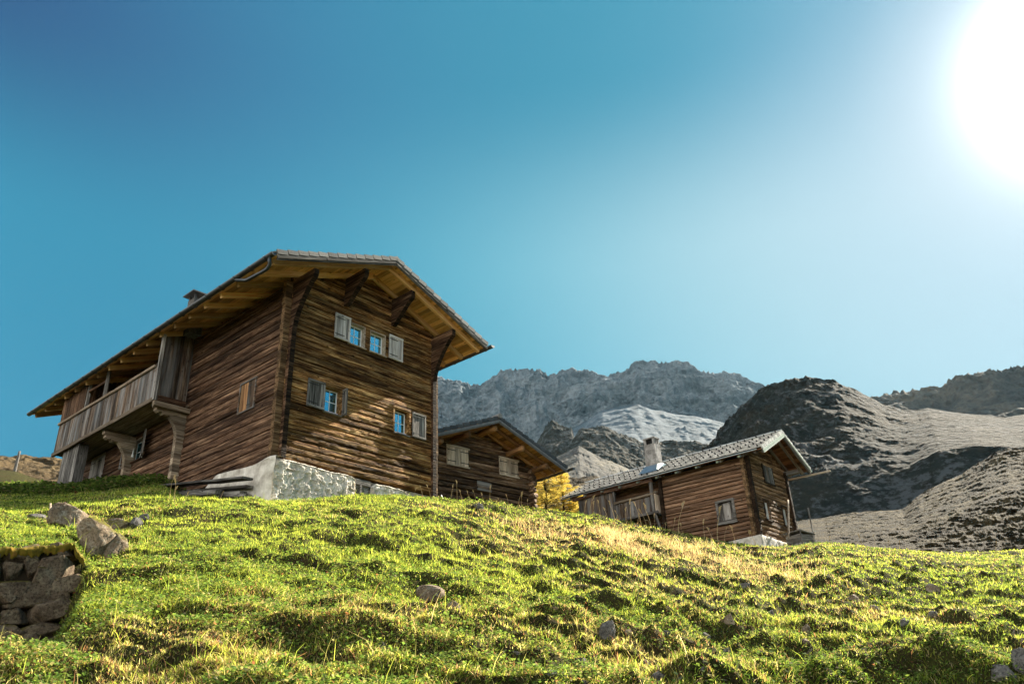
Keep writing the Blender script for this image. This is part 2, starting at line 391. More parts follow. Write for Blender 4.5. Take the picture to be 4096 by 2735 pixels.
# ------------------------------------------------------------------ grass
def gmat(name, tl=.5, rough=.55):
    t = NT(name); a = t.attr('Col').outputs['Color']
    d = t.n('ShaderNodeBsdfPrincipled', {'Base Color': a, 'Roughness': .8, 'Specular IOR Level': .02})
    tc = t.mix(1.0, a, (1.75, 1.75, 1.15), 'MULTIPLY')
    tr = t.n('ShaderNodeBsdfTranslucent', {'Color': tc})
    mx = t.n('ShaderNodeMixShader', {0: tl, 1: d.outputs[0], 2: tr.outputs[0]})
    t.t.links.new(mx.outputs[0], t.out.inputs[0]); return t.m
M_GRASS = gmat('grass_blades'); M_LEAF = gmat('herb_leaves', .35, .4)
PAL = np.array([(.25, .31, .055), (.40, .41, .085), (.13, .19, .035), (.46, .41, .17), (.50, .39, .24), (.34, .17, .10)])
dry_c, _ = hit(2560, 2170)
def pick_cols(x, y, n):
    r = np.hypot(x, y)
    dn = fbm(x * .55, y * .75, o=4, s=70); gn = fbm(x * .9, y * 1.1, o=3, s=77)
    az = np.degrees(np.arctan2(x, y))
    dd = np.hypot((x - dry_c[0]) / 3.6, (y - dry_c[1]) / 3.0)
    dry = np.clip(.17 + 1.05 * dn + .75 * np.exp(-dd ** 2), 0, .85)
    lush = np.clip(.25 + 1.1 * gn, 0, .9)
    u = RNG.random(n); w = RNG.random(n)
    idx = np.where(u < dry, np.where(w < .45, 3, np.where(w < .72, 4, 5)), np.where(w < lush * .55, 2, np.where(w < .62, 0, 1)))
    c = PAL[idx] * (.3 + 1.35 * RNG.random((n, 1)) ** 1.4)
    return c
def ok_spot(x, y):
    keep = np.ones(len(x), bool)
    for (c, yaw, x0, x1, y0, y1) in FOOT:
        lx = (x - c[0]) * cos(yaw) + (y - c[1]) * sin(yaw); ly = -(x - c[0]) * sin(yaw) + (y - c[1]) * cos(yaw)
        keep &= ~((lx > x0) & (lx < x1) & (ly > y0) & (ly < y1))
    return keep
H1Y, H2Y, H3Y = rad(50), rad(43), rad(49.3)
C1, C2, C3 = atdist(1110, 1830, 20.0), atdist(2129, 2030, 32.0), atdist(3030, 2141, 30.0)
FOOT = [(C1, H1Y, -.05, 5.5, -.05, 13), (C2, H2Y, -6, 0, 0, 6), (C3, H3Y, 0, 3.6, 0, 7.6)]
def scatter(n, r0, r1, a0=-41, a1=40):
    a = np.radians(RNG.uniform(a0, a1, n)); r = np.exp(RNG.uniform(math.log(r0), math.log(r1), n))
    x, y = r * np.sin(a), r * np.cos(a)
    bare = fbm(x * .8, y * 1.1, o=3, s=88) < -.40
    wx = x + .35 * fbm(x * .5, y * .5, o=2, s=31); wy = y + .35 * fbm(x * .5, y * .5, o=2, s=41); hh = hum(wx, wy)
    rr = np.hypot(x, y); low = np.clip((-hh - .05) / .12, 0, 1) * (rr < 19)
    k = ok_spot(x, y) & ~(bare & (RNG.random(n) < .4)) & (RNG.random(n) > low * .55)
    x, y = x[k], y[k]
    return x, y, T(x, y)
def blades(name, n, r0, r1, L0, L1, w0, w1, lean, seg, label, cols=None, wpow=1.0, region=None, a0=-41, a1=40):
    x, y, z = scatter(n, r0, r1, a0, a1)
    if region is not None:
        k = RNG.random(len(x)) < region(x, y); x, y, z = x[k], y[k], z[k]
    n = len(x); r = np.hypot(x, y)
    clump = .45 + 1.1 * np.clip(vn(x / .28, y / .28, s=51) * .5 + .5, 0, 1) * (.6 + .8 * np.clip(fbm(x / 1.3, y / 1.3, o=2, s=53) + .5, 0, 1))
    bank = 0 * r
    L = RNG.uniform(L0, L1, n) * clump * (1 + .5 * bank) * (1 + .35 * RNG.random(n) ** 6)
    w = RNG.uniform(w0, w1, n) * np.maximum(1, r / 11) ** wpow
    ph = RNG.uniform(0, 2 * pi, n); ln = RNG.uniform(.1, lean, n)
    tx, ty = np.cos(ph) * ln, np.sin(ph) * ln
    th = RNG.uniform(0, pi, n); bx, by = np.cos(th) * w / 2, np.sin(th) * w / 2
    z0 = z - .004
    P = np.stack([x, y, z0], -1); B = np.stack([bx, by, np.zeros(n)], -1)
    D = np.stack([tx, ty, np.ones(n)], -1); D /= np.linalg.norm(D, axis=1, keepdims=True)
    c = pick_cols(x, y, n) if cols is None else cols(n)
    if seg == 1:
        V = np.stack([P - B, P + B, P + D * L[:, None]], 1).reshape(-1, 3)
        Tt = np.arange(3 * n).reshape(-1, 3); C = np.repeat(c, 3, 0)
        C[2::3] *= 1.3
    else:
        M_ = P + D * L[:, None] * .55
        droop = np.stack([tx, ty, -.4 * np.abs(ln)], -1) * L[:, None] * .35
        E_ = P + D * L[:, None] + droop
        V = np.stack([P - B, P + B, M_ + B * .75, M_ - B * .75, E_], 1).reshape(-1, 3)
        k = np.arange(n)[:, None] * 5
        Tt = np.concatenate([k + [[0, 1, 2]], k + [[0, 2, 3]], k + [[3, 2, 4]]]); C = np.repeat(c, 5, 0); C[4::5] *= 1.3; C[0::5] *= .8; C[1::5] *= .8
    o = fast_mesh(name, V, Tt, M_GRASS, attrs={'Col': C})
    return tag(o, label, 'grass', kind='stuff')
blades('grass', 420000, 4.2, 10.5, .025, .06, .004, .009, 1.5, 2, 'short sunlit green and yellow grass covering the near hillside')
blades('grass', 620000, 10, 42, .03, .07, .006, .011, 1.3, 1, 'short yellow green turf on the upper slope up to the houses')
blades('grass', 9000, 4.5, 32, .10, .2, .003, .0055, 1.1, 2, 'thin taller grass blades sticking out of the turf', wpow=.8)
def dry_reg(x, y):
    d = np.hypot((x - dry_c[0]) / 2.3, (y - dry_c[1]) / 2.4)
    return np.clip(1.5 * np.exp(-d ** 2) * (.18 + vn(x * 1.4, y * 1.4, s=64) * .9), 0, 1)
def dcols(n): return np.array([(.46, .35, .215), (.38, .26, .16), (.56, .47, .31), (.26, .15, .09)])[RNG.choice(4, n, p=[.4, .25, .2, .15])] * (.55 + .9 * RNG.random((n, 1)))
blades('dry_grass', 110000, 15, 30, .10, .26, .0045, .007, .8, 2, 'tall dry straw coloured grass patch on the crest before the chimney cabin', cols=dcols, wpow=.7, region=dry_reg, a0=-2, a1=22)
def bank_reg(x, y):
    r = np.hypot(x, y); a = np.degrees(np.arctan2(x, y)); rr = 6.7 + .13 * (a - 11) + .22 * np.sin(a * .35)
    return np.clip(np.exp(-((r - rr + .25) / .45) ** 2) * sstep(8, 14, a) * (.5 + vn(x * 1.8, y * 1.8, s=66)), 0, 1)
def bcols(n): return np.array([(.12, .20, .025), (.20, .27, .035), (.06, .12, .018), (.40, .34, .12)])[RNG.choice(4, n, p=[.35, .3, .25, .1])] * (.5 + 1.0 * RNG.random((n, 1)))
blades('bank_grass', 70000, 5.0, 11, .04, .10, .004, .007, 1.8, 2, 'long lush drooping grass on the bank at the lower right', cols=bcols, region=bank_reg, a0=8, a1=40)
def herbs(name, n, r0, r1, s0, s1, label, thr=-.1, cscale=1.0, region=None, hgt=(.02, .06)):
    x, y, z = scatter(n, r0, r1)
    k = fbm(x * .9, y * 1.2, o=3, s=61) > thr
    if region is not None: k &= region(x, y)
    x, y, z = x[k], y[k], z[k]; n = len(x); r = np.hypot(x, y)
    s = RNG.uniform(s0, s1, n) * np.maximum(1, r / 13)
    ph = RNG.uniform(0, 2 * pi, n); el = RNG.uniform(-.2, 1.0, n)
    d = np.stack([np.cos(ph) * np.cos(el), np.sin(ph) * np.cos(el), np.sin(el)], -1)
    q = np.stack([-np.sin(ph), np.cos(ph), RNG.uniform(-.5, .5, n)], -1) * .42
    P = np.stack([x, y, z + RNG.uniform(hgt[0], hgt[1], n)], -1); S = s[:, None]
    V = np.stack([P, P + (d * .5 + q) * S, P + d * S + [0, 0, -.15] * S, P + (d * .5 - q) * S], 1).reshape(-1, 3)
    k = np.arange(n)[:, None] * 4; Tt = np.concatenate([k + [[0, 1, 2]], k + [[0, 2, 3]]])
    base = np.array([(.12, .19, .045), (.19, .26, .06), (.07, .12, .03), (.30, .27, .13), (.30, .12, .07)])
    c = base[RNG.choice(5, n, p=[.33, .30, .22, .14, .01])] * (.5 + 1.0 * RNG.random((n, 1))) * cscale
    o = fast_mesh(name, V, Tt, M_LEAF, attrs={'Col': np.repeat(c, 4, 0)})
    return tag(o, label, 'plants', kind='stuff')
herbs('ground_cover', 330000, 4.4, 32, .014, .036, 'small leafy clover and herbs growing between the grass')
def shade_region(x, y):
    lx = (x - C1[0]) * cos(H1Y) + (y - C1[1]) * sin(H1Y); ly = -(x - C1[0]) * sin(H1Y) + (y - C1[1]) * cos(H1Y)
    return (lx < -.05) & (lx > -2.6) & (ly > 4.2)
herbs('bank_herbs', 120000, 4.8, 11.5, .02, .05, 'dark leafy herbs hanging over the grassy bank at the lower right', -.6, .62, lambda x, y: RNG.random(len(x)) < bank_reg(x, y) * .9, (.0, .10))
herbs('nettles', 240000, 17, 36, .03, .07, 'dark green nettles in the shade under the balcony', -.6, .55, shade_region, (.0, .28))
# tall stalks with seed heads along the crest
def stalk_mesh(kind, sd):
    rn = random.Random(sd); b = MB(); L = rn.uniform(.42, .75); bend = rn.uniform(.05, .3)
    pts = [(bend * (q ** 2.2) * L, .02 * sin(q * 5), q * L) for q in [i / 7 for i in range(8)]]
    b.tube(pts, [.0075 - .0045 * i / 7 for i in range(8)], 4)
    e = pts[-1]; 
    for k in range(16):
        q = k / 15; x = e[0] + .03 * q - .02 + .05 * q * bend; z = e[2] - .02 + .11 * q * (1 - bend * 1.4)
        a = rn.uniform(0, 6.28); l = .026 * (1.2 - q)
        b.obox((x + cos(a) * .008, sin(a) * .008, z), (.007, 0, .003), (0, .006, 0), (cos(a) * l * .4, sin(a) * l * .4, l))
    if kind: b.tube([(0, 0, .1), (.07, .03, .24), (.17, .06, .22)], [.004, .003, .001], 4)
    return b
t = NT('dry_stalk'); n_ = t.noise(t.obj(), 9, 3, .6); cc = t.ramp(n_, [(.3, (.40, .32, .14)), (.7, (.66, .52, .34))])
d_ = t.n('ShaderNodeBsdfDiffuse', {'Color': cc}); tr_ = t.n('ShaderNodeBsdfTranslucent', {'Color': cc}); m_ = t.n('ShaderNodeMixShader', {0: .4, 1: d_.outputs[0], 2: tr_.outputs[0]})
t.t.links.new(m_.outputs[0], t.out.inputs[0]); M_STALK = t.m
protos = []
for k in range(5):
    o = stalk_mesh(k % 2, 40 + k).build('grass_stalk', M_STALK); protos.append(o)
spots = [(672, 1.1), (690, .7), (700, 1), (735, .8), (880, .5), (365, .5), (1290, .5), (1415, .8), (1655, .6), (1690, .7), (1725, .8), (1805, .8), (1830, .9), (1850, .8), (1880, .7), (1905, .6), (1935, .7), (1960, .8), (2000, .6), (2035, .6), (2070, .9), (2085, .8), (2110, .6), (2140, .5),
         (2335, .9), (2355, 1.1), (2372, .9), (2400, .7), (2430, .9), (2455, 1), (2478, .7), (2500, .9), (2520, 1.1), (2545, .8), (2560, 1.2), (2580, .9), (2598, 1.3), (2612, .8), (2650, .8), (2680, .9), (2705, 1.7), (2720, .8), (2800, 1.1), (2835, .9), (2855, 1.6), (2880, .7), (2925, 1.1), (2985, .6), (3000, .9), (3045, .6), (3290, .5), (3420, .6), (3470, .5), (3520, .5), (3560, .5), (3935, .5), (1560, .3)]
for i, (px, s_) in enumerate(spots):
    o = protos[i] if i < 5 else protos[i % 5].copy()
    if i >= 5: col.objects.link(o)
    az = azt(px, 2050 if px > 1000 else 2010)[0]
    rc = float(np.interp(az, K1[0], K1[2])) - random.uniform(.2, 1.4)
    x, y = rc * sin(rad(az)), rc * cos(rad(az))
    s_ *= rc / 25 * 1.15
    o.matrix_world = Matrix.Translation((x, y, float(T(x, y)) - .01)) @ Matrix.Rotation(random.choice([random.uniform(-.7, .7), pi + random.uniform(-.7, .7)]), 4, 'Z') @ Matrix.Rotation(random.uniform(-.12, .12), 4, 'X') @ Matrix.Scale(s_, 4)
    if px < 1000: l = 'tall dry seed headed grass stalk in front of the big house'
    elif px < 2200: l = 'tall dry seed headed grass stalk on the crest before the log cabin'
    elif px < 3100: l = 'tall dry seed headed grass stalk in front of the chimney cabin'
    else: l = 'tall dry seed headed grass stalk right of the chimney cabin'
    tag(o, l, 'grass stalk', 'tall grass stalks along the hill crest')

# ------------------------------------------------------------------ rocks
def rock_obj(name, label, c, size, mat, sd, cat='rock', group=None, sq=2.6, rough=.22, rot=0.0, tilt=0.0, sub=64):
    nu, nv = sub, sub // 2
    u = np.linspace(0, 2 * pi, nu, endpoint=False); v = np.linspace(-pi / 2, pi / 2, nv)
    U, Vv = np.meshgrid(u, v, indexing='ij')
    def sp(a): return np.sign(a) * np.abs(a) ** (2 / sq)
    P = np.stack([sp(np.cos(Vv)) * sp(np.cos(U)), sp(np.cos(Vv)) * sp(np.sin(U)), sp(np.sin(Vv))], -1).reshape(-1, 3)
    n = np.stack([np.cos(Vv) * np.cos(U), np.cos(Vv) * np.sin(U), np.sin(Vv)], -1).reshape(-1, 3)
    q = P * 1.1 + sd * 3.7
    d = rough * fbm(q[:, 0], q[:, 1], q[:, 2], o=3, s=sd) + rough * .7 * (ridged(q[:, 0] * 1.4, q[:, 1] * 1.4, q[:, 2] * 1.4, o=4, s=sd + 5) - .4) * .6
    # chop with random planes for facets
    rg = np.random.default_rng(sd)
    P = P * (1 + d[:, None])
    for k in range(16):
        m = rg.normal(size=3); m /= np.linalg.norm(m); o_ = rg.uniform(.55, .9); e = P @ m - o_
        P = P - np.clip(e, 0, None)[:, None] * m * .97
    P = P + n * (.07 * fbm(q[:, 0] * 5, q[:, 1] * 6, q[:, 2] * 6, o=2, s=sd + 9))[:, None]
    P = P * np.array(size)
    o = fast_mesh(name, P, grid_faces(nu, nv, True), mat, nper=4, smooth=True)
    o.matrix_world = Matrix.Translation(Vector([float(a) for a in c])) @ Matrix.Rotation(rot, 4, 'Z') @ Matrix.Rotation(tilt, 4, 'Y')
    return tag(o, label, cat, group)
def place_rock(x0, y0, x1, y1, label, mat, sd, up=.34, sink=.25, name='rock', group=None, depth=.9, tilt=0.0, sq=2.6):
    p, r = hit((x0 + x1) / 2, y1)
    w = (x1 - x0) / F * r / cos(rad(20)) * 1.12; h = (y1 - y0) / F * r * 1.05
    d = ray((x0 + x1) / 2, y1); k = math.hypot(d[0], d[1]); dx, dy = d[0] / k, d[1] / k
    dep = w * depth / 2
    c = np.array([p[0] + dx * dep * .6, p[1] + dy * dep * .6, p[2] + h * ((.44 if name == 'boulder' else up) - sink * .4)])
    return rock_obj(name, label, c, (w / 2, dep, h / 2 * (1 + sink)), mat, sd, group=group, rot=-atan2(d[0], d[1]), tilt=tilt, sq=sq)
place_rock(205, 2006, 322, 2108, 'rounded brown boulder furthest up the slope in front of the balcony', M_ROCK, 3, sink=.2, name='boulder', group='big boulders above the stone wall')
place_rock(318, 2086, 462, 2226, 'largest brown boulder with a flat mossy top above the stone wall', M_ROCKM, 12, sink=.15, name='boulder', group='big boulders above the stone wall', depth=1.0, tilt=.08, sq=2.8)
place_rock(405, 2128, 502, 2222, 'craggy boulder leaning on the right flank of the largest mossy boulder', M_ROCKM, 15, sink=.2, name='boulder', group='big boulders above the stone wall', depth=1.0)
place_rock(440, 2058, 520, 2120, 'moss covered flat rock between the largest boulder and the small white one', M_ROCKM, 18, sink=.3, name='boulder', group='big boulders above the stone wall', depth=1.4)
place_rock(512, 2066, 563, 2112, 'small whitish rock beside the moss right of the largest boulder', M_ROCKG, 21, sink=.25)
place_rock(556, 2048, 592, 2084, 'small pale rock uppermost in the boulder cluster', M_ROCKG, 22, sink=.25)
place_rock(120, 2052, 180, 2072, 'flat grey stone in the grass left of the rounded boulder', M_ROCKG, 23)
place_rock(40, 2524, 130, 2582, 'dark angular rock in the grass below the stone wall at the far left', M_ROCKG, 24, sq=3.2)
place_rock(1680, 2332, 1785, 2404, 'grey brown rock in a dark hollow in the middle of the slope', M_ROCK, 25, sink=.15, sq=3)
place_rock(1785, 2400, 1850, 2440, 'low rock just below and right of the rock in the dark hollow', M_ROCK, 26)
place_rock(2395, 2474, 2468, 2562, 'tall pointed grey rock leaning out of the lower slope', M_ROCKG, 27, sink=.1, tilt=.25, sq=3.5, depth=.6)
place_rock(2495, 2508, 2525, 2540, 'small orange grey stone beside the tall pointed rock', M_ROCK, 28)
place_rock(2655, 2515, 2690, 2550, 'small grey stone in a bare patch above the flat pebbles', M_ROCKG, 29)
place_rock(2815, 2525, 2842, 2556, 'small bluish stone beneath a tuft near the slanted slab', M_ROCKG, 30)
place_rock(2882, 2452, 2938, 2505, 'thin slanted brown slab sticking out of the turf', M_ROCK, 31, tilt=.6, sq=3.6, depth=.5)
place_rock(2884, 2584, 2938, 2614, 'pale rounded stone on top of the lower grassy bank', M_ROCKG, 32)
place_rock(2610, 2680, 2674, 2710, 'smooth oval pebble at the bottom edge of the slope', M_ROCKG, 33, sq=2.1)
place_rock(2606, 2712, 2668, 2738, 'flat slab under the smooth oval pebble', M_ROCKG, 34, sq=3.2)
place_rock(2710, 2700, 2748, 2718, 'small pale pebble in the dirt right of the oval pebble', M_ROCKG, 35, sq=2.2)
place_rock(2168, 2676, 2224, 2702, 'white stone in the grass near the bottom edge', M_ROCKG, 36)
place_rock(2298, 2628, 2346, 2652, 'low grey stone above and right of the white stone', M_ROCKG, 37)
place_rock(2322, 2716, 2350, 2736, 'half buried stone at the bottom edge right of the white stone', M_ROCKG, 38)
place_rock(3205, 2494, 3242, 2542, 'upright brown stone on the slope below the chimney cabin', M_ROCK, 39, depth=.7)
place_rock(3198, 2550, 3240, 2576, 'low tan stone below the upright brown stone', M_ROCK, 40)
place_rock(3068, 2438, 3098, 2466, 'small grey stone left of the upright brown stone', M_ROCKG, 41)
place_rock(3948, 2652, 4040, 2722, 'large grey rock in the bottom right corner of the meadow', M_ROCKG, 42, sq=3)
place_rock(4066, 2612, 4130, 2700, 'pale rock cut off by the right edge of the picture', M_ROCKG, 43)
place_rock(3592, 2470, 3640, 2500, 'pale flat stone in the hollow behind the grassy bank', M_ROCKG, 44)
place_rock(3716, 2442, 3748, 2472, 'small upright pale stone right of the flat stone in the hollow', M_ROCKG, 45)
place_rock(1515, 2566, 1545, 2606, 'small grey stone half hidden under grass left of centre', M_ROCKG, 46)
place_rock(1895, 2008, 1938, 2034, 'dark rock on the hill crest below the log cabin', M_ROCKG, 47)
place_rock(3690, 2332, 3750, 2366, 'dark brown clod like rock in the right hand slope', M_ROCK, 48)
place_rock(3390, 2372, 3440, 2408, 'brown earthy rock in the hollow right of centre', M_ROCK, 49)

for i, (x_, y_, w_, h_, lb) in enumerate([(1060, 2388, 34, 20, 'small brown stone left of the hollow in the middle'), (860, 2560, 30, 18, 'tiny stone low on the slope at the left'), (2040, 2596, 40, 24, 'brown stone in the grass left of the white stone'),
        (2210, 2420, 36, 22, 'small stone on the slope left of the tall pointed rock'), (2790, 2660, 44, 26, 'brown clod in the bare dirt right of the pale pebble'), (2560, 2640, 34, 20, 'small stone above the oval pebble'),
        (2960, 2330, 44, 24, 'stone below the chimney cabin in the right slope'), (3480, 2420, 40, 26, 'small stone between the earthy rock and the hollow'), (2880, 2708, 36, 20, 'pebble at the foot of the grassy bank')]):
    place_rock(x_, y_, x_ + w_, y_ + h_, lb, M_ROCK if i % 2 else M_ROCKG, 60 + i, up=.42)
# dry stone wall
def stone_wall():
    a0, a1 = -40.0, WA1
    root = thing('stone_wall', 'low dry stone retaining wall with dark rounded stones and mossy top at the left edge', 'wall')
    Vs, Fs, off = [], [], 0; rg = np.random.default_rng(5)
    rows = 7; st = []
    top = lambda a: float(T((WALL_R + .2) * sin(rad(a)), (WALL_R + .2) * cos(rad(a)))) - .01
    for k in range(rows):
        a = a0 + rg.uniform(0, 1)
        while a < a1 - .05:
            w = rg.uniform(.13, .42) if k else rg.uniform(.22, .5); da = math.degrees(w / WALL_R)
            am = a + da / 2
            if am < a1 + .1: st.append((am, top(am) - .055 - (k + .5) * .145 + rg.uniform(-.03, .03), w, rg.uniform(.15, .22) if rg.random() > .2 else .31, k))
            a += da * .96
    for am, z, w, h, k in st:
        u = np.linspace(0, 2 * pi, 36, endpoint=False); v = np.linspace(-pi / 2, pi / 2, 21); U, Q = np.meshgrid(u, v, indexing='ij')
        sp = lambda q, e: np.sign(q) * np.abs(q) ** e
        e = rg.uniform(.55, .8)
        P = np.stack([sp(np.cos(Q), e) * sp(np.cos(U), e), sp(np.cos(Q), e) * sp(np.sin(U), e), sp(np.sin(Q), e)], -1).reshape(-1, 3)
        sd = int(rg.integers(1, 9999)); P = P * (1 + .16 * fbm(P[:, 0] * 1.3 + sd, P[:, 1] * 1.3, P[:, 2] * 1.3, o=3, s=3)[:, None])
        for kk in range(9):
            m_ = rg.normal(size=3); m_[1] = m_[1] * .5 - .5; m_ /= np.linalg.norm(m_); e_ = P @ m_ - rg.uniform(.58, .95); P = P - np.clip(e_, 0, None)[:, None] * m_
        P[:, 1] = np.maximum(P[:, 1], -.62 + .06 * fbm(P[:, 0] * 4 + sd, P[:, 2] * 4, o=3, s=4))
        P = P + .05 * P * fbm(P[:, 0] * 5 + sd, P[:, 1] * 5, P[:, 2] * 5, o=2, s=8)[:, None]
        P = P * np.array([w / 2 * 1.26, .24, h / 2 * 1.26])
        t_ = rg.uniform(-.15, .15); P = P @ np.array([[cos(t_), 0, sin(t_)], [0, 1, 0], [-sin(t_), 0, cos(t_)]])
        A_ = rad(am); rx, ry = sin(A_), cos(A_); R_ = WALL_R - .02 + .012 * k * -3 + rg.uniform(-.03, .03)
        W_ = np.stack([P[:, 0] * ry + P[:, 1] * rx + R_ * rx, -P[:, 0] * rx + P[:, 1] * ry + R_ * ry, P[:, 2] + z], -1)
        Vs.append(W_); Fs.append(grid_faces(36, 21, True) + off); off += len(W_)
    o = fast_mesh('stones', np.concatenate(Vs), np.concatenate(Fs), M_WALLST, nper=4, smooth=False); o.parent = root
    # dark fill behind the joints
    an = np.radians(np.linspace(a0, a1 - .9, 40)); F_ = []
    for A_ in an:
        zt = top(math.degrees(A_)) - .16
        for R_, dz in ((WALL_R - .12, 0), (WALL_R - .12, -1.1), (WALL_R + .3, -1.1), (WALL_R + .3, 0)):
            F_.append((R_ * sin(A_), R_ * cos(A_), zt + dz))
    fc = [(i * 4 + k, i * 4 + (k + 1) % 4, (i + 1) * 4 + (k + 1) % 4, (i + 1) * 4 + k) for i in range(39) for k in range(4)]
    mesh_obj('earth_fill', F_, fc, plain('dark_earth', (.03, .022, .014), .95, .1), root)
    # mossy cap
    Vc = []; na = 160
    for i, A_ in enumerate(np.radians(np.linspace(a0, a1, na))):
        hang = .02 + .03 * float(vn(i * .35, 2.2, s=5)) + .02 * float(vn(i * 1.1, 4.2, s=5))
        for dR, dz, fol in ((-.17, -hang - .05, 0), (-.20, -hang, 0), (-.19, -hang * .4, 0), (-.13, .015, 0), (-.02, .02, 0), (.08, .012, 1), (.22, .008, 1), (.34, -.03, 1)):
            R_ = WALL_R + dR; zz = float(T(max(R_, WALL_R + .06) * sin(A_), max(R_, WALL_R + .06) * cos(A_))) + dz + .012 * float(vn(i * .7, dR * 20, s=4))
            Vc.append((R_ * sin(A_), R_ * cos(A_), zz))
    t = NT('moss'); nn = t.noise(t.obj(), 12, 5, .7); cc = t.ramp(nn, [(.3, (.05, .045, .01)), (.55, (.16, .12, .015)), (.7, (.26, .12, .03))]); t.bsdf(cc, .95, .1, nn, .8, .02)
    fast_mesh('moss_cap', Vc, grid_faces(na, 8)[:, ::-1], t.m, nper=4, smooth=True).parent = root
stone_wall()

# ------------------------------------------------------------------ mountains
def sheet(name, label, levels, nu, nv, mat, amp, wl, seed, margin=0, rid=1.0, kind='structure', jag=0.0, catg=None, vpow=None):
    """levels: list of (pixel curve, distance) from foot to ridge; a terrain sheet that falls away again behind the ridge"""
    Ls = []
    for pts, r in levels:
        c = curve([(x, y, r) for x, y in pts]); Ls.append((c[0], c[1], r))
    a0 = min(l[0][0] for l in Ls[-1:]); a1 = max(l[0][-1] for l in Ls[-1:])
    A = np.linspace(a0, a1, nu); n = len(Ls)
    zs = [np.interp(A, l[0], l[1]) * l[2] for l in Ls]; rr = [l[2] for l in Ls]
    tv = np.concatenate([np.linspace(0, n - 1, nv), n - 1 + np.linspace(.05, 1, 14)])
    R2, Z2 = [], []
    for q in tv:
        if q <= n - 1:
            i = min(int(q), n - 2); f = q - i
            R2.append(np.full(nu, rr[i] + (rr[i + 1] - rr[i]) * f)); Z2.append(zs[i] + (zs[i + 1] - zs[i]) * f)
        else:
            f = q - (n - 1); dr = (rr[-1] - rr[-2]); R2.append(np.full(nu, rr[-1] + dr * f * 1.2)); Z2.append(zs[-1] - (zs[-1] - zs[0]) * .9 * f ** 1.3)
    R_, Z_ = np.array(R2).T, np.array(Z2).T
    AA = np.radians(A)[:, None] * np.ones_like(R_)
    x, y = R_ * np.sin(AA), R_ * np.cos(AA)
    w = wl
    d1 = ridged(x / w, y / w, Z_ / w, o=6, s=seed, g=.55) - .45
    d2 = fbm(x / w * 2.3, y / w * 2.3, Z_ / w * 2.3, o=5, s=seed + 20, g=.6)
    q = np.clip(tv / (n - 1), 0, 1)[None, :]
    am = amp(q, x, y, Z_, AA) if callable(amp) else amp * np.ones_like(R_)
    rad_d = am * (rid * d1 + .6 * d2)
    R_ = R_ - rad_d
    Z_ = Z_ + am * (.30 * d2 + jag * (ridged(AA * 170, tv[None, :] * 3, o=4, s=seed + 7) - .3) * np.exp(-((tv[None, :] - (n - 1)) / .10) ** 2))
    V = np.stack([R_ * np.sin(AA), R_ * np.cos(AA), Z_], -1).reshape(-1, 3)
    o = fast_mesh(name, V, grid_faces(nu, len(tv))[:, ::-1], mat, nper=4, smooth=True)
    return tag(o, label, catg or 'mountain', kind=kind)
def terr(name, stops, sc1, sc2, patch=None, pth=(.5, .6), bstr=1.0, bd=3.0, slope=None, slr=(.55, .75), up=None, psc=.4, an=None):
    t = NT(name); o = t.obj(world=True)
    n1 = t.noise(t.obj(an, world=True) if an else o, sc1, 8, .65); n2 = t.noise(o, sc2, 8, .7)
    c = t.ramp(t.math('ADD', t.math('MULTIPLY', n1, .5), t.math('MULTIPLY', n2, .5)), stops)
    if patch:
        c = t.mix(t.ramp(t.math('ADD', t.math('MULTIPLY', n2, .5), t.math('MULTIPLY', t.noise(o, sc1 * psc, 6, .7), .5)), [(pth[0], 0.0), (pth[1], 1.0)]), c, patch)
    if slope:
        nz = t.n('ShaderNodeSeparateXYZ', {0: t.n('ShaderNodeNewGeometry').outputs['Normal']}).outputs[2]
        nz = t.math('ADD', nz, t.math('MULTIPLY_ADD', n2, .3, -.15))
        c = t.mix(t.ramp(nz, [(slr[0], 0.0), (slr[1], 1.0)]), c, slope)
    vv = t.n('ShaderNodeTexVoronoi', {'Vector': o, 'Scale': sc2 * 1.3}).outputs['Distance']
    t.bsdf(c, .95, .1, t.math('ADD', t.math('MULTIPLY', vv, .5), t.math('ADD', n1, n2)), bstr, bd); return t.m
# far limestone range with scree below it
RIDGE = [(300, 1720), (900, 1640), (1500, 1540), (1640, 1530), (1754, 1505), (1801, 1519), (1879, 1530), (1920, 1530), (1974, 1503), (2022, 1468), (2081, 1473), (2165, 1479), (2195, 1494), (2248, 1479), (2355, 1473), (2409, 1497), (2492, 1480), (2534, 1445), (2558, 1436), (2653, 1442), (2713, 1436), (2749, 1445), (2790, 1477), (2844, 1492), (2892, 1495), (2939, 1491), (2981, 1507), (3047, 1528), (3100, 1570), (3250, 1640)]
FOOT_ = [(300, 1800), (1500, 1790), (1754, 1800), (1900, 1800), (2050, 1800), (2200, 1760), (2330, 1690), (2409, 1640), (2552, 1615), (2680, 1650), (2780, 1660), (2892, 1690), (3000, 1720), (3250, 1760)]
M_LIME = terr('limestone_cliff', [(.32, (.045, .062, .075)), (.48, (.12, .145, .165)), (.64, (.25, .28, .30))], .015, .09, bstr=1.0, bd=8, slope=(.24, .27, .29), slr=(.62, .85))
sheet('mountain_range', 'jagged blue grey limestone range on the skyline', [(FOOT_, 1180), ([(x, y * .45 + 1560 * .55 + 20) for x, y in FOOT_], 1235), (RIDGE, 1330)], 1300, 260, M_LIME,
      lambda q, x, y, z, a: 30 * (.35 + .65 * np.sin(q * pi) ** .5) * np.ones_like(x), 62, 11, jag=.5, rid=1.25, catg='mountain')
M_SCREE = terr('pale_scree', [(.38, (.035, .05, .062)), (.5, (.085, .108, .128)), (.62, (.155, .18, .20))], .05, .12, bstr=.6, bd=2, an=(1.0, .10, .16))
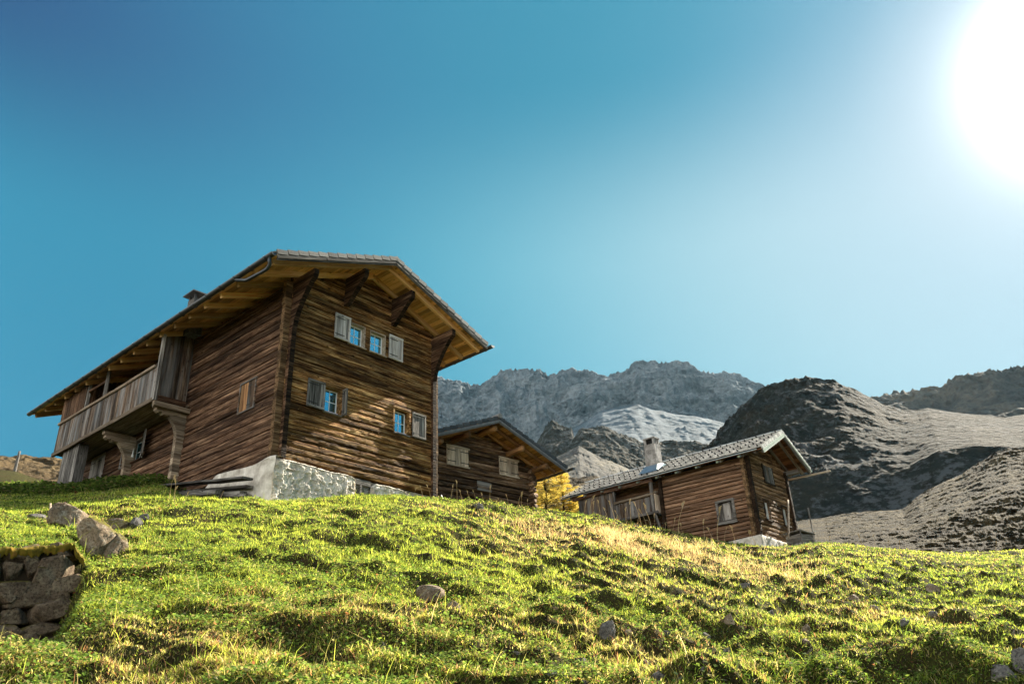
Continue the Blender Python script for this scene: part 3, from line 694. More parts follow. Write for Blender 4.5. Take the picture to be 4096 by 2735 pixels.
sheet('scree_slope', 'pale grey scree fan sweeping down below the cliffs', [([(300, 2050), (1500, 2000), (1754, 1960), (2150, 1900), (2330, 1830), (2522, 1770), (2653, 1785), (2832, 1790), (2950, 1800), (3250, 1850)], 760), (FOOT_, 1190)], 500, 120, M_SCREE,
      lambda q, x, y, z, a: (5 + 15 * ridged(np.degrees(a) * 1.3 + q * 1.6, q * .5, o=4, s=77)) * np.sin(np.clip(q, 0, 1) * pi) ** .5, 60, 14, rid=.7)
# dark knolls standing in front of the scree
M_KNOLL = terr('dark_rocky_turf', [(.34, (.016, .018, .014)), (.5, (.038, .036, .027)), (.66, (.09, .09, .085))], .03, .2, patch=(.13, .135, .135), pth=(.52, .62), bstr=1, bd=4)
sheet('rocky_knoll', 'dark rocky knoll rising left of the scree behind the log cabin', [([(2080, 1900), (2150, 1850), (2250, 1830), (2340, 1830)], 640), ([(2080, 1880), (2120, 1800), (2153, 1755), (2180, 1700), (2206, 1676), (2240, 1690), (2284, 1708), (2300, 1760), (2340, 1830)], 720)], 200, 90, M_KNOLL, 9, 34, 33, rid=1.1, jag=.2, catg='knoll')
sheet('rocky_knoll', 'long dark rocky spur between the two scree fans', [([(2260, 1830), (2400, 1880), (2520, 1920), (2700, 1960), (2900, 1960), (3100, 1960)], 560), ([(2260, 1790), (2300, 1740), (2326, 1702), (2370, 1700), (2415, 1694), (2470, 1722), (2522, 1750), (2560, 1765), (2653, 1763), (2760, 1768), (2832, 1778), (2900, 1800), (3100, 1880)], 690)], 400, 110, M_KNOLL, 9, 40, 36, rid=1.1, jag=.15, catg='knoll')
M_SCREE2 = terr('golden_scree', [(.38, (.03, .03, .03)), (.5, (.085, .08, .072)), (.62, (.155, .14, .105))], .06, .16, bstr=.6, bd=2, an=(1.0, .12, .2))
sheet('scree_slope', 'golden grey scree cone with gullies above the yellow larch', [([(1900, 2030), (2150, 2010), (2350, 2010), (2560, 2000), (2700, 1990)], 340), ([(1900, 1930), (2050, 1900), (2180, 1850), (2250, 1815), (2314, 1781), (2350, 1800), (2420, 1838), (2534, 1880), (2620, 1925), (2700, 1960)], 520)], 400, 110, M_SCREE2,
      lambda q, x, y, z, a: 3.0 + 5.5 * ridged(np.degrees(a) * 1.6 + q * 1.2, q * .4, o=4, s=71), 45, 44, rid=.6)
M_BROWN = terr('brown_autumn_turf', [(.36, (.02, .014, .008)), (.5, (.06, .044, .022)), (.62, (.13, .10, .055))], .10, .8, bstr=1, bd=.7)
sheet('brown_hill', 'small brown grassy hill directly behind the cabin roof', [([(2150, 2060), (2600, 2060)], 120), ([(2150, 1990), (2190, 1950), (2236, 1921), (2296, 1911), (2385, 1908), (2470, 1930), (2600, 1970)], 190)], 260, 90, M_BROWN, 1.6, 7, 51, rid=.7, catg='hill')
# rocky dome
DOME = [(2560, 1900), (2700, 1850), (2811, 1798), (2855, 1759), (2889, 1715), (2939, 1648), (3011, 1571), (3077, 1543), (3155, 1521), (3227, 1511), (3272, 1515), (3327, 1518), (3382, 1540), (3438, 1565), (3482, 1587), (3538, 1619), (3604, 1637), (3665, 1640), (3710, 1632), (3787, 1643), (3910, 1659), (4020, 1669), (4096, 1657), (4250, 1640), (4500, 1600)]
M_DOME = terr('rocky_dome', [(.38, (.007, .009, .008)), (.49, (.015, .015, .010)), (.60, (.034, .028, .016))], .035, .3, patch=(.075, .08, .083), pth=(.525, .575), bstr=1, bd=3, psc=.3)
sheet('rocky_dome', 'dark rocky dome shaped mountain behind the chimney cabin', [([(2560, 2060), (2900, 2070), (3200, 2090), (3450, 2075), (3650, 2040), (3900, 1990), (4500, 1900)], 250), ([(2560, 1990), (2900, 1930), (3200, 1890), (3500, 1880), (3640, 1860), (3760, 1800), (3900, 1780), (4100, 1790), (4500, 1740)], 276),
      (DOME, 376)], 760, 230, M_DOME, lambda q, x, y, z, a: (1.1 + 7.0 * np.exp(-((np.degrees(a) - 15) / 7.5) ** 2) * sstep(.40, .60, q)), 19, 61, rid=1.1, jag=.12)
FAR = [(3380, 1640), (3482, 1584), (3538, 1573), (3604, 1563), (3721, 1553), (3787, 1553), (3800, 1540), (3826, 1521), (3887, 1500), (3943, 1496), (4043, 1501), (4096, 1490), (4300, 1440), (4500, 1420)]
M_FARR = terr('far_brown_rock', [(.38, (.025, .026, .026)), (.5, (.065, .060, .052)), (.62, (.13, .115, .09))], .015, .08, bstr=1, bd=6)
sheet('mountain_range', 'brown craggy ridge beyond the dome at the right edge', [([(3380, 1800), (4500, 1780)], 760), (FAR, 980)], 400, 120, M_FARR, 26, 90, 67, rid=1.1, jag=.2)
# big brown slope on the right
BR = [(3000, 2120), (3199, 2082), (3290, 2070), (3355, 2058), (3430, 2048), (3521, 2042), (3610, 2037), (3640, 2010), (3665, 1987), (3743, 1942), (3790, 1918), (3832, 1903), (3910, 1853), (3993, 1804), (4040, 1796), (4096, 1790), (4250, 1750), (4500, 1690)]
M_BROWN2 = terr('brown_tussock_slope', [(.38, (.008, .006, .003)), (.49, (.028, .022, .010)), (.60, (.100, .078, .038))], .22, 2.6, bstr=1, bd=.5)
sheet('brown_hillside', 'sunlit brown tussocky hillside with cattle terraces at the right', [([(3000, 2310), (4500, 2310)], 62), ([(3000, 2240), (3200, 2200), (3500, 2190), (3800, 2190), (4096, 2180), (4500, 2150)], 105), (BR, 175)], 700, 260, M_BROWN2,
      lambda q, x, y, z, a: .30 + .40 * np.abs(np.sin(z * 1.9 + 3.0 * vn(x * .05, y * .05, s=9))) * (np.degrees(a) > 21) + 1.2 * np.clip(vn(x * .03, y * .03, s=19), 0, 1), 2.3, 71, rid=1.1, jag=.1, catg='hill')
# left brown ridge behind the green slope
sheet('brown_ridge', 'brown grassy ridge behind the fence post at the far left', [([(-500, 2000), (700, 2000)], 160), ([(-500, 1800), (0, 1824), (120, 1826), (240, 1837), (330, 1842), (500, 1850), (700, 1870)], 260)], 260, 100, terr('left_brown_turf', [(.32, (.035, .024, .014)), (.5, (.10, .07, .036)), (.66, (.19, .14, .075))], .06, .5, bstr=1, bd=1.0), 5.0, 22, 81, rid=.9, catg='hill')

HAZE_D = .000016
# ------------------------------------------------------------------ sky and sun
SAZ, SEL = rad(44.9), rad(34)
S = Vector((sin(SAZ) * cos(SEL), cos(SAZ) * cos(SEL), sin(SEL)))
w = bpy.data.worlds.new('World'); sc.world = w; w.use_nodes = True; nt = w.node_tree; nt.nodes.clear()
def wn(typ, ins=None, **kw):
    nd = nt.nodes.new(typ)
    for k, v in kw.items(): setattr(nd, k, v)
    for k, v in (ins or {}).items():
        if isinstance(v, bpy.types.NodeSocket): nt.links.new(v, nd.inputs[k])
        else: nd.inputs[k].default_value = v
    return nd
def wm(op, a, b=0.0, c=0.0): return wn('ShaderNodeMath', {0: a, 1: b, 2: c}, operation=op).outputs[0]
sky = wn('ShaderNodeTexSky'); sky.sky_type = 'NISHITA'; sky.sun_disc = False
sky.sun_elevation = SEL; sky.sun_rotation = SAZ; sky.altitude = 1900; sky.dust_density = .6; sky.ozone_density = 2.0
dirv = wn('ShaderNodeTexCoord').outputs['Generated']
dotp = wn('ShaderNodeVectorMath', {0: dirv, 1: tuple(S)}, operation='DOT_PRODUCT').outputs['Value']
ang = wm('MULTIPLY', wm('ARCCOSINE', wm('MINIMUM', dotp, .99999)), 180 / pi / 120)   # 0..1 = 0..120 degrees
def lin(c): return tuple((v / 255 / 12.92) if v / 255 < .04045 else ((v / 255 + .055) / 1.055) ** 2.4 for v in c)
def wramp(fac, stops):
    nd = wn('ShaderNodeValToRGB', {'Fac': fac}); e = nd.color_ramp.elements
    nd.color_ramp.interpolation = 'B_SPLINE'
    while len(e) < len(stops): e.new(.5)
    for el, (p, c) in zip(e, stops): el.position = p; el.color = (*c, 1)
    return nd.outputs['Color']
SKYK = .25
ring = wramp(ang, [(0.0, lin((248, 250, 252))), (6 / 120, lin((208, 228, 240))), (13 / 120, lin((124, 178, 205))), (24 / 120, lin((68, 156, 184))), (38 / 120, lin((62, 146, 176))), (50 / 120, lin((60, 132, 170))), (64 / 120, lin((50, 90, 138))), (78 / 120, lin((42, 72, 122))), (1.0, lin((60, 110, 170)))])
elz = wn('ShaderNodeSeparateXYZ', {0: dirv}).outputs[2]
lowc = wramp(ang, [(0.0, lin((246, 250, 252))), (8 / 120, lin((206, 227, 238))), (14 / 120, lin((188, 218, 231))), (23 / 120, lin((178, 216, 227))), (35 / 120, lin((124, 193, 212))), (47 / 120, lin((72, 163, 190))), (60 / 120, lin((56, 142, 176))), (74 / 120, lin((58, 150, 182))), (1.0, lin((90, 165, 205)))])
lowm = wn('ShaderNodeMapRange', {0: elz, 1: .50, 2: .70, 3: 1.0, 4: 0.0}, interpolation_type='SMOOTHSTEP').outputs[0]
mixc = wn('ShaderNodeMix', data_type='RGBA'); nt.links.new(lowm, mixc.inputs[0]); nt.links.new(ring, mixc.inputs[6]); nt.links.new(lowc, mixc.inputs[7])
graded = wn('ShaderNodeBackground', {'Color': mixc.outputs[2], 'Strength': SKYK})
nish = wn('ShaderNodeBackground', {'Color': sky.outputs[0], 'Strength': .05})
mixs = wn('ShaderNodeMixShader', {0: .975, 1: nish.outputs[0], 2: graded.outputs[0]})
g1 = wm('EXPONENT', wm('MULTIPLY', wm('POWER', wm('MULTIPLY', ang, 120 / 3.9), 2.0), -1.0))
g2 = wm('EXPONENT', wm('MULTIPLY', wm('MULTIPLY', ang, 120 / 7.0), -1.0))
glow = wn('ShaderNodeBackground', {'Color': (1.0, .99, .96, 1), 'Strength': wm('ADD', wm('MULTIPLY', g1, 1.6), wm('MULTIPLY', g2, .06))})
add = wn('ShaderNodeAddShader', {0: mixs.outputs[0], 1: glow.outputs[0]})
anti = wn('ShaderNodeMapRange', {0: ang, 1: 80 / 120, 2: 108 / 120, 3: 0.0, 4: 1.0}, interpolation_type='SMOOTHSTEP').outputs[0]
antisolar_fill = wn('ShaderNodeBackground', {'Color': (1.0, .88, .72, 1), 'Strength': wm('MULTIPLY', anti, .55)})  # unseen warm glow opposite the sun, added to brighten the shaded sides
add2 = wn('ShaderNodeAddShader', {0: add.outputs[0], 1: antisolar_fill.outputs[0]})
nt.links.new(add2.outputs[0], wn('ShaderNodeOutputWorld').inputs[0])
hz = MB(); hz.box((-1300, -40, -80), (1300, 1500, 640)); 
ht = NT('haze_air'); ht.t.links.new(ht.n('ShaderNodeVolumePrincipled', {'Color': (.38, .74, 1.0), 'Density': HAZE_D, 'Anisotropy': .35}).outputs[0], ht.out.inputs['Volume'])
if HAZE_D > 0: tag(hz.build('haze', ht.m), 'thin bluish air between the camera and the mountains', 'haze', kind='stuff')
sd_ = bpy.data.lights.new('sun', 'SUN'); sd_.energy = 5.0; sd_.angle = rad(.53); sd_.color = (1.0, .90, .74)
so = bpy.data.objects.new('sun', sd_); col.objects.link(so)
so.rotation_euler = (-S).to_track_quat('-Z', 'Y').to_euler()

sc.view_settings.view_transform = 'Standard'; sc.view_settings.look = 'None'; sc.view_settings.gamma = 1; sc.view_settings.use_curve_mapping = False
sc.view_settings.exposure = 2.0
sc.cycles.use_denoising = True
sc.cycles.max_bounces = 8; sc.cycles.diffuse_bounces = 4; sc.cycles.transparent_max_bounces = 8; sc.cycles.volume_bounces = 0
sc.cycles.sample_clamp_indirect = 6

# ------------------------------------------------------------------ house building helpers
def zrange_courses(z0, ztop, h, snaps):
    zs = [z0]
    while zs[-1] < ztop - 1e-6: zs.append(min(ztop, zs[-1] + h * random.uniform(.9, 1.12)))
    for s in snaps:
        k = min(range(1, len(zs)), key=lambda i: abs(zs[i] - s)); zs[k] = s
    zs = sorted(set(round(z, 4) for z in zs)); return zs
def log_wall(name, mat, parent, M, zs, span, openings, thick=.16, bulge=.018, rnd=0.0, ends=(0, 0), rough=.012, step=.10):
    """wall of hewn courses; local X along the wall, outside faces -Y. span(z) -> (x0, x1) ; openings [(x0,x1,z0,z1)]"""
    V, Fc, var, off = [], [], [], 0
    for i in range(len(zs) - 1):
        za, zb = zs[i], zs[i + 1]; zm = (za + zb) / 2; h = zb - za
        s0, s1 = span(zm, za, zb)
        if s1 - s0 < .05: continue
        cuts = [(s0 - (ends[0] if i % 2 else ends[0] * .92), s1 + (ends[1] if i % 2 else ends[1] * .92))]
        for (a, b, c, d) in openings:
            if c < zm < d:
                n2 = []
                for (p, q) in cuts:
                    if b <= p or a >= q: n2.append((p, q)); continue
                    if a > p: n2.append((p, a))
                    if b < q: n2.append((b, q))
                cuts = n2
        vv = random.random(); sd = random.random() * 99; proud = random.uniform(-.008, .010)
        g = .010
        if rnd:
            nn = 9; prof = [(-(rnd * sin(t * pi / (nn - 1))) - .0, za + g + (h - 2 * g) * (1 - cos(t * pi / (nn - 1))) / 2) for t in range(nn)]
        else:
            prof = [(.040, za + g * .5), (.0, za + g + .002), (-bulge * .6, za + g + .014), (-bulge, za + h * .3), (-bulge * 1.15, za + h * .55), (-bulge * .8, zb - h * .18), (-bulge * .1, zb - g - .002), (.040, zb - g * .5)]
        prof = prof + [(thick, prof[-1][1]), (thick, prof[0][1])]
        m = len(prof); P = np.array(prof)
        for (p, q) in cuts:
            n = max(2, int((q - p) / step) + 1); x = np.linspace(p, q, n)
            XX = np.repeat(x, m).reshape(n, m); YY = np.tile(P[:, 0], (n, 1)).astype(float); ZZ = np.tile(P[:, 1], (n, 1)).astype(float)
            fr = np.ones(m); fr[-2:] = 0; fr[0] = fr[-3] = .3
            YY = YY - (proud + rough * fbm(XX * 1.6 + sd, ZZ * 9, o=3, s=3) + rough * .6 * vn(XX * 7 + sd, ZZ * 22, s=8)) * fr
            sag = .010 * vn(x * .7 + sd, 0, s=2); ZZ = ZZ + sag[:, None] * (fr * .6)
            V.append(np.stack([XX, YY, ZZ], -1).reshape(-1, 3)); var += [vv] * (n * m)
            gi = np.arange(n - 1)[:, None] * m; k = np.arange(m)[None, :]; k2 = (k + 1) % m
            Fc.extend((np.stack([gi + k, gi + k2, gi + m + k2, gi + m + k], -1).reshape(-1, 4) + off).tolist())
            Fc.append([off + t_ for t_ in range(m)][::-1]); Fc.append([off + (n - 1) * m + t_ for t_ in range(m)])
            off += n * m
    V = np.concatenate(V)
    return mesh_obj(name, V, Fc, mat, parent, M, False, {'var': var})
RX90 = Matrix.Rotation(pi / 2, 4, 'Z')
def side_M(x=0.0, L=0.0):
    # wall frame whose local +X runs towards -Y(house) so that its outside (-Y local) faces house -X ; origin at (x, L)
    return Matrix.Translation((x, L, 0)) @ Matrix.Rotation(-pi / 2, 4, 'Z')
def shutter(parent, M, w, h, mat, name='shutter', framed=True, batten=None, iron=True, label=None):
    """local: X across 0..w, Z up 0..h, front faces -Y, thickness 0.035"""
    R_ = Matrix.Rotation(-pi / 2, 4, 'Y')   # local X(grain) -> up
    b = MB(); n = max(2, int(w / .13)); 
    for k in range(n):
        a0, a1 = w * k / n + .002, w * (k + 1) / n - .002
        b.box((.0, -a1, 0), (h, -a0, .022), random.random())
    if framed:
        fw = .055
        for q in ((0, fw), (w - fw, w)): b.box((0, -q[1], .0225), (h, -q[0], .04), .7)
    # grain frame: X=up, Y=-across, Z=outwards(-Y)
    G = M @ Matrix(((0, -1, 0, 0), (0, 0, -1, 0), (1, 0, 0, 0), (0, 0, 0, 1)))
    o = b.build(name, mat, parent, G)
    if label: o['label'] = label
    if framed:
        for k, z in enumerate((0.0, h - .07)):
            beam('rail', (.0, -.034, z + .035), (w, -.034, z + .035), .030, .07, mat, o).matrix_local = G.inverted() @ M @ Matrix.Translation((0, -.034, z + .035))
    if iron:
        i = MB()
        for z in (h * .17, h * .83): i.box((.0, -.048 if framed else -.034, z - .009), (w * .62, -.0405 if framed else -.0265, z + .009))
        i.build('hinge', M_IRON, o, G.inverted() @ M)
    return o
def window(parent, M, w, h, depth=.13, muntin=(1, 1), fmat=None, reveal=None, curtain=True, sill=None, name='window', cas=0.0, lintel=True):
    """local: X 0..w, Z 0..h opening, outside -Y, wall face at y=0. recessed sash; cas = outer casing width"""
    fmat = fmat or W_PALE; reveal = reveal or W_FRONT
    rt = bpy.data.objects.new(name, None); col.objects.link(rt); rt.parent = parent; rt.matrix_local = M; rt.empty_display_size = .1
    b = MB(); q = .03
    b.box((-q, -.012, -q), (0, depth + .06, h + q)); b.box((w, -.012, -q), (w + q, depth + .06, h + q)); b.box((0, -.012, h), (w, depth + .06, h + q)); b.box((0, -.012, -q), (w, depth + .06, 0))
    if cas: 
        b.box((-cas, -.045, -.04), (-q - .001, -.018, h + .04)); b.box((w + q + .001, -.045, -.04), (w + cas, -.018, h + .04))
        if lintel: b.box((-cas, -.055, h + .041), (w + cas, -.018, h + .041 + cas))
    b.build('reveal', reveal, rt)
    s = MB(); t_ = .035; y0 = depth
    s.box((.001, y0, .001), (t_, y0 + .03, h - .001)); s.box((w - t_, y0, .001), (w - .001, y0 + .03, h - .001)); s.box((t_, y0, .001), (w - t_, y0 + .03, t_)); s.box((t_, y0, h - t_), (w - t_, y0 + .03, h - .001))
    for k in range(muntin[0]):
        x = w * (k + 1) / (muntin[0] + 1); s.box((x - .011, y0 + .003, t_), (x + .011, y0 + .028, h - t_))
    for k in range(muntin[1]):
        z = h * (k + 1) / (muntin[1] + 1); s.box((t_, y0 + .005, z - .011), (w - t_, y0 + .026, z + .011))
    s.build('frame', M_WHITE, rt)
    g = MB(); g.box((t_ - .004, y0 + .012, t_ - .004), (w - t_ + .004, y0 + .017, h - t_ + .004)); g.build('pane', M_GLASS, rt)
    if curtain:
        c = MB(); n = 44; pts = []
        top = h - .05; bot = h * .70
        for k in range(n + 1):
            x = t_ + (w - 2 * t_) * k / n; yy = y0 + .045 + .006 * sin(k * 1.9)
            zb = bot - .022 * abs(sin(k * pi / 6)); pts += [(x, yy, zb), (x, yy, top), (x, yy + .003, top), (x, yy + .003, zb)]
        c.add(pts, [(i * 4 + a, i * 4 + (a + 1) % 4, (i + 1) * 4 + (a + 1) % 4, (i + 1) * 4 + a) for i in range(n) for a in range(4)])
        c.build('curtain', M_CURT, rt)
        cs = MB(); cs.box((.01, .03, .003), (w - .02, depth - .01, .035)); cs.build('cushion', M_PINK, rt)
    d = MB(); d.box((-.02, depth + .16, -.02), (w + .02, depth + .20, h + .02)); d.build('dark_room', M_DARKIN, rt)
    if sill:
        b2 = MB(); b2.box((-.05, -.075, -.062), (w + .05, -.013, -.031)); b2.build('sill', sill, rt)
    return rt
def roof(parent, p, y0, y1, xr, zr, xl, xR, m, tilemat, sofmat, raft, rafter_ys, board=.14, tile_w=.30, tile_l=.33, vergemat=None, wave=.022, hooks=False, rdim=(.11, .15), roundraft=False, rend=(0, 0), tile_t=.035):
    """two pitched planes; top surface z = zr - m|x-xr|"""
    rt = p
    ang_ = math.atan(m); cs_ = cos(ang_)
    tb = MB()
    def P3(sx, u, y, n):  # u = distance down the slope, n = offset normal to slope
        return (xr + sx * (u * cs_ + n * sin(ang_)), y, zr - u * sin(ang_) + n * cs_)
    for sx in (-1, 1):
        Ls = ((xr - xl) if sx < 0 else (xR - xr)) / cs_
        nr = int(round(Ls / tile_l)); tl = Ls / nr; ny = int(round((y1 - y0) / tile_w)); tw = (y1 - y0) / ny
        for r in range(nr):
            for j in range(ny):
                u0, u1 = r * tl, (r + 1) * tl + .03; a, b = y0 + j * tw + .004, y0 + (j + 1) * tw - .004
                v = random.random(); dz = random.uniform(-.003, .003)
                if j == 0 and wave == 0: a -= .0
                if wave:
                    vs = []
                    ks = 5
                    for (u, n_) in ((u0, -.03), (u1, .005)):
                        for k in range(ks):
                            y = a + (b - a) * k / (ks - 1); vs.append(P3(sx, u, y, n_ + dz + wave * (1 - abs(2 * k / (ks - 1) - 1)) - .01))
                    for (u, n_) in ((u0, -.03), (u1, .005)):
                        for k in range(ks):
                            y = a + (b - a) * k / (ks - 1); vs.append(P3(sx, u, y, n_ + dz - tile_t + wave * (1 - abs(2 * k / (ks - 1) - 1)) - .01))
                    fs = []
                    for k in range(ks - 1):
                        fs += [(k, k + 1, ks + k + 1, ks + k), (2 * ks + k, 3 * ks + k, 3 * ks + k + 1, 2 * ks + k + 1), (ks + k, ks + k + 1, 3 * ks + k + 1, 3 * ks + k)]
                    fs += [(0, ks, 3 * ks, 2 * ks), (ks - 1, 3 * ks - 1, 4 * ks - 1, 2 * ks - 1)]
                    tb.add(vs, fs, v)
                else:
                    q = [P3(sx, u0, a, -.03 + dz), P3(sx, u1, a, .004 + dz), P3(sx, u1, b, .004 + dz), P3(sx, u0, b, -.03 + dz)]
                    q2 = [P3(sx, u0, a, -.03 - .02), P3(sx, u1, a, .004 - .02), P3(sx, u1, b, .004 - .02), P3(sx, u0, b, -.05)]
                    tb.add(q + q2, [(0, 1, 2, 3), (7, 6, 5, 4), (0, 4, 5, 1), (1, 5, 6, 2), (2, 6, 7, 3), (3, 7, 4, 0)], v)
                if j == 0:  # verge block tiles
                    q = [P3(sx, u0, y0 - .035, -.13), P3(sx, u1 - .055, y0 - .035, -.10), P3(sx, u1 - .055, y0 + .02, -.10), P3(sx, u0, y0 + .02, -.13),
                         P3(sx, u0, y0 - .035, -.005), P3(sx, u1 - .055, y0 - .035, .034), P3(sx, u1 - .055, y0 + .02, .034), P3(sx, u0, y0 + .02, -.005)]
                    tb.add(q, [(0, 3, 2, 1), (4, 5, 6, 7), (0, 1, 5, 4), (1, 2, 6, 5), (2, 3, 7, 6), (3, 0, 4, 7)], v)
        # soffit boards
    for y in np.arange(y0 - .02, y1, .42):
        a = .11; tb.add([(xr - a, y, zr - .03), (xr, y, zr + .045), (xr + a, y, zr - .03), (xr - a, y + .415, zr - .03), (xr, y + .415, zr + .04), (xr + a, y + .415, zr - .03)],
                        [(0, 1, 4, 3), (1, 2, 5, 4), (0, 2, 1), (3, 4, 5), (0, 3, 5, 2)], random.random())
    if hooks:
        for sx in (-1,):
            Ls = (xr - xl) / cs_; nr = int(Ls / tile_l)
            for r in range(nr):
                for j in range(int((y1 - y0) / (tile_w * 2))):
                    if (j + r * 1) % 2: continue
                    u = (r + .55) * tile_l; y = y0 + (j + .5) * tile_w * 2 + random.uniform(-.02, .02)
                    c = P3(sx, u, y, .035); tb.tube([P3(sx, u, y, -.01), c, P3(sx, u + .015, y, .06)], [.034, .038, .026], 6, 9.0)
    roof_o = tb.build('roof', tilemat, rt)
    sb = MB()
    for sx in (-1, 1):
        Ls = ((xr - xl) if sx < 0 else (xR - xr)) / cs_; nb = int(Ls / board); bw = Ls / nb
        for k in range(nb):
            u0, u1 = k * bw + .003, (k + 1) * bw - .003; v = random.random(); yb = y0 + .02
            pp = [P3(sx, u0, yb, -.12), P3(sx, u1, yb, -.12), P3(sx, u1, y1 - .02, -.12), P3(sx, u0, y1 - .02, -.12)]; p2 = [P3(sx, u0, yb, -.095), P3(sx, u1, yb, -.095), P3(sx, u1, y1 - .02, -.095), P3(sx, u0, y1 - .02, -.095)]
            q = [(a[1], -a[0], a[2]) for a in pp + p2]   # grain frame: local X = house Y
            sb.add(q, [(0, 1, 2, 3), (4, 7, 6, 5), (0, 4, 5, 1), (1, 5, 6, 2), (2, 6, 7, 3), (3, 7, 4, 0)], v)
    sb.build('soffit', sofmat, roof_o, Matrix.Rotation(pi / 2, 4, 'Z'))
    for y in rafter_ys:
        for sx in (-1, 1):
            Ls = ((xr - xl) if sx < 0 else (xR - xr)) / cs_
            n_ = -.122 - rdim[1] / 2
            a, b = P3(sx, .0 if sx < 0 else .04, y, n_), P3(sx, Ls - .04 - rend[0], y, n_)
            beam('rafter', a, b, rdim[0], rdim[1], raft, roof_o, up=(-sx * 0 + sin(ang_) * sx, 0, cos(ang_)), wob=.0, rnd=roundraft, ch=.006)
    vm = vergemat or W_GREY
    for sx in (-1, 1):
        Ls = ((xr - xl) if sx < 0 else (xR - xr)) / cs_
        for (dy, n_, hh, tt) in ((-.012, -.175, .09, .03), (.022, -.225, .07, .03)):
            a, b = P3(sx, .02, y0 + dy, n_), P3(sx, Ls + .02, y0 + dy, n_)
            beam('verge_board', a, b, tt, hh, vm, roof_o, up=(sin(ang_) * sx, 0, cos(ang_)), ch=.003)
    return roof_o, P3
def gutter(parent, x, z, y0, y1, r, mat, name='gutter', brackets=.75, sag=0.0):
    b = MB(); n = 10; ys = np.linspace(y0, y1, 14)
    sec = [(r * cos(pi + pi * k / n), r * sin(pi + pi * k / n)) for k in range(n + 1)]; sec2 = [(p * .9, q * .9) for p, q in sec[::-1]]
    S_ = sec + sec2; vs = []
    for y in ys: vs += [(x + p, y, z + q) for p, q in S_]
    m = len(S_)
    b.add(vs, [(i * m + k, i * m + (k + 1) % m, (i + 1) * m + (k + 1) % m, (i + 1) * m + k) for i in range(len(ys) - 1) for k in range(m)] + [tuple(range(m)), tuple(range((len(ys) - 1) * m, len(ys) * m))[::-1]])
    # end caps
    for y in (y0, y1): b.prism(sec, lambda p, t: (x + p[0], t, z + p[1]), y - .004, y + .004)
    o = b.build(name, mat, parent, smooth=False)
    hb = MB()
    if brackets:
        for y in np.arange(y0 + .35, y1 - .1, brackets):
            sec3 = [((r + .012) * cos(pi + pi * k / n), (r + .012) * sin(pi + pi * k / n)) for k in range(n + 1)]
            hb.tube([(x + p, y, z + q) for p, q in sec3], .011, 5)
        hb.build('gutter_bracket', mat, o)
    return o

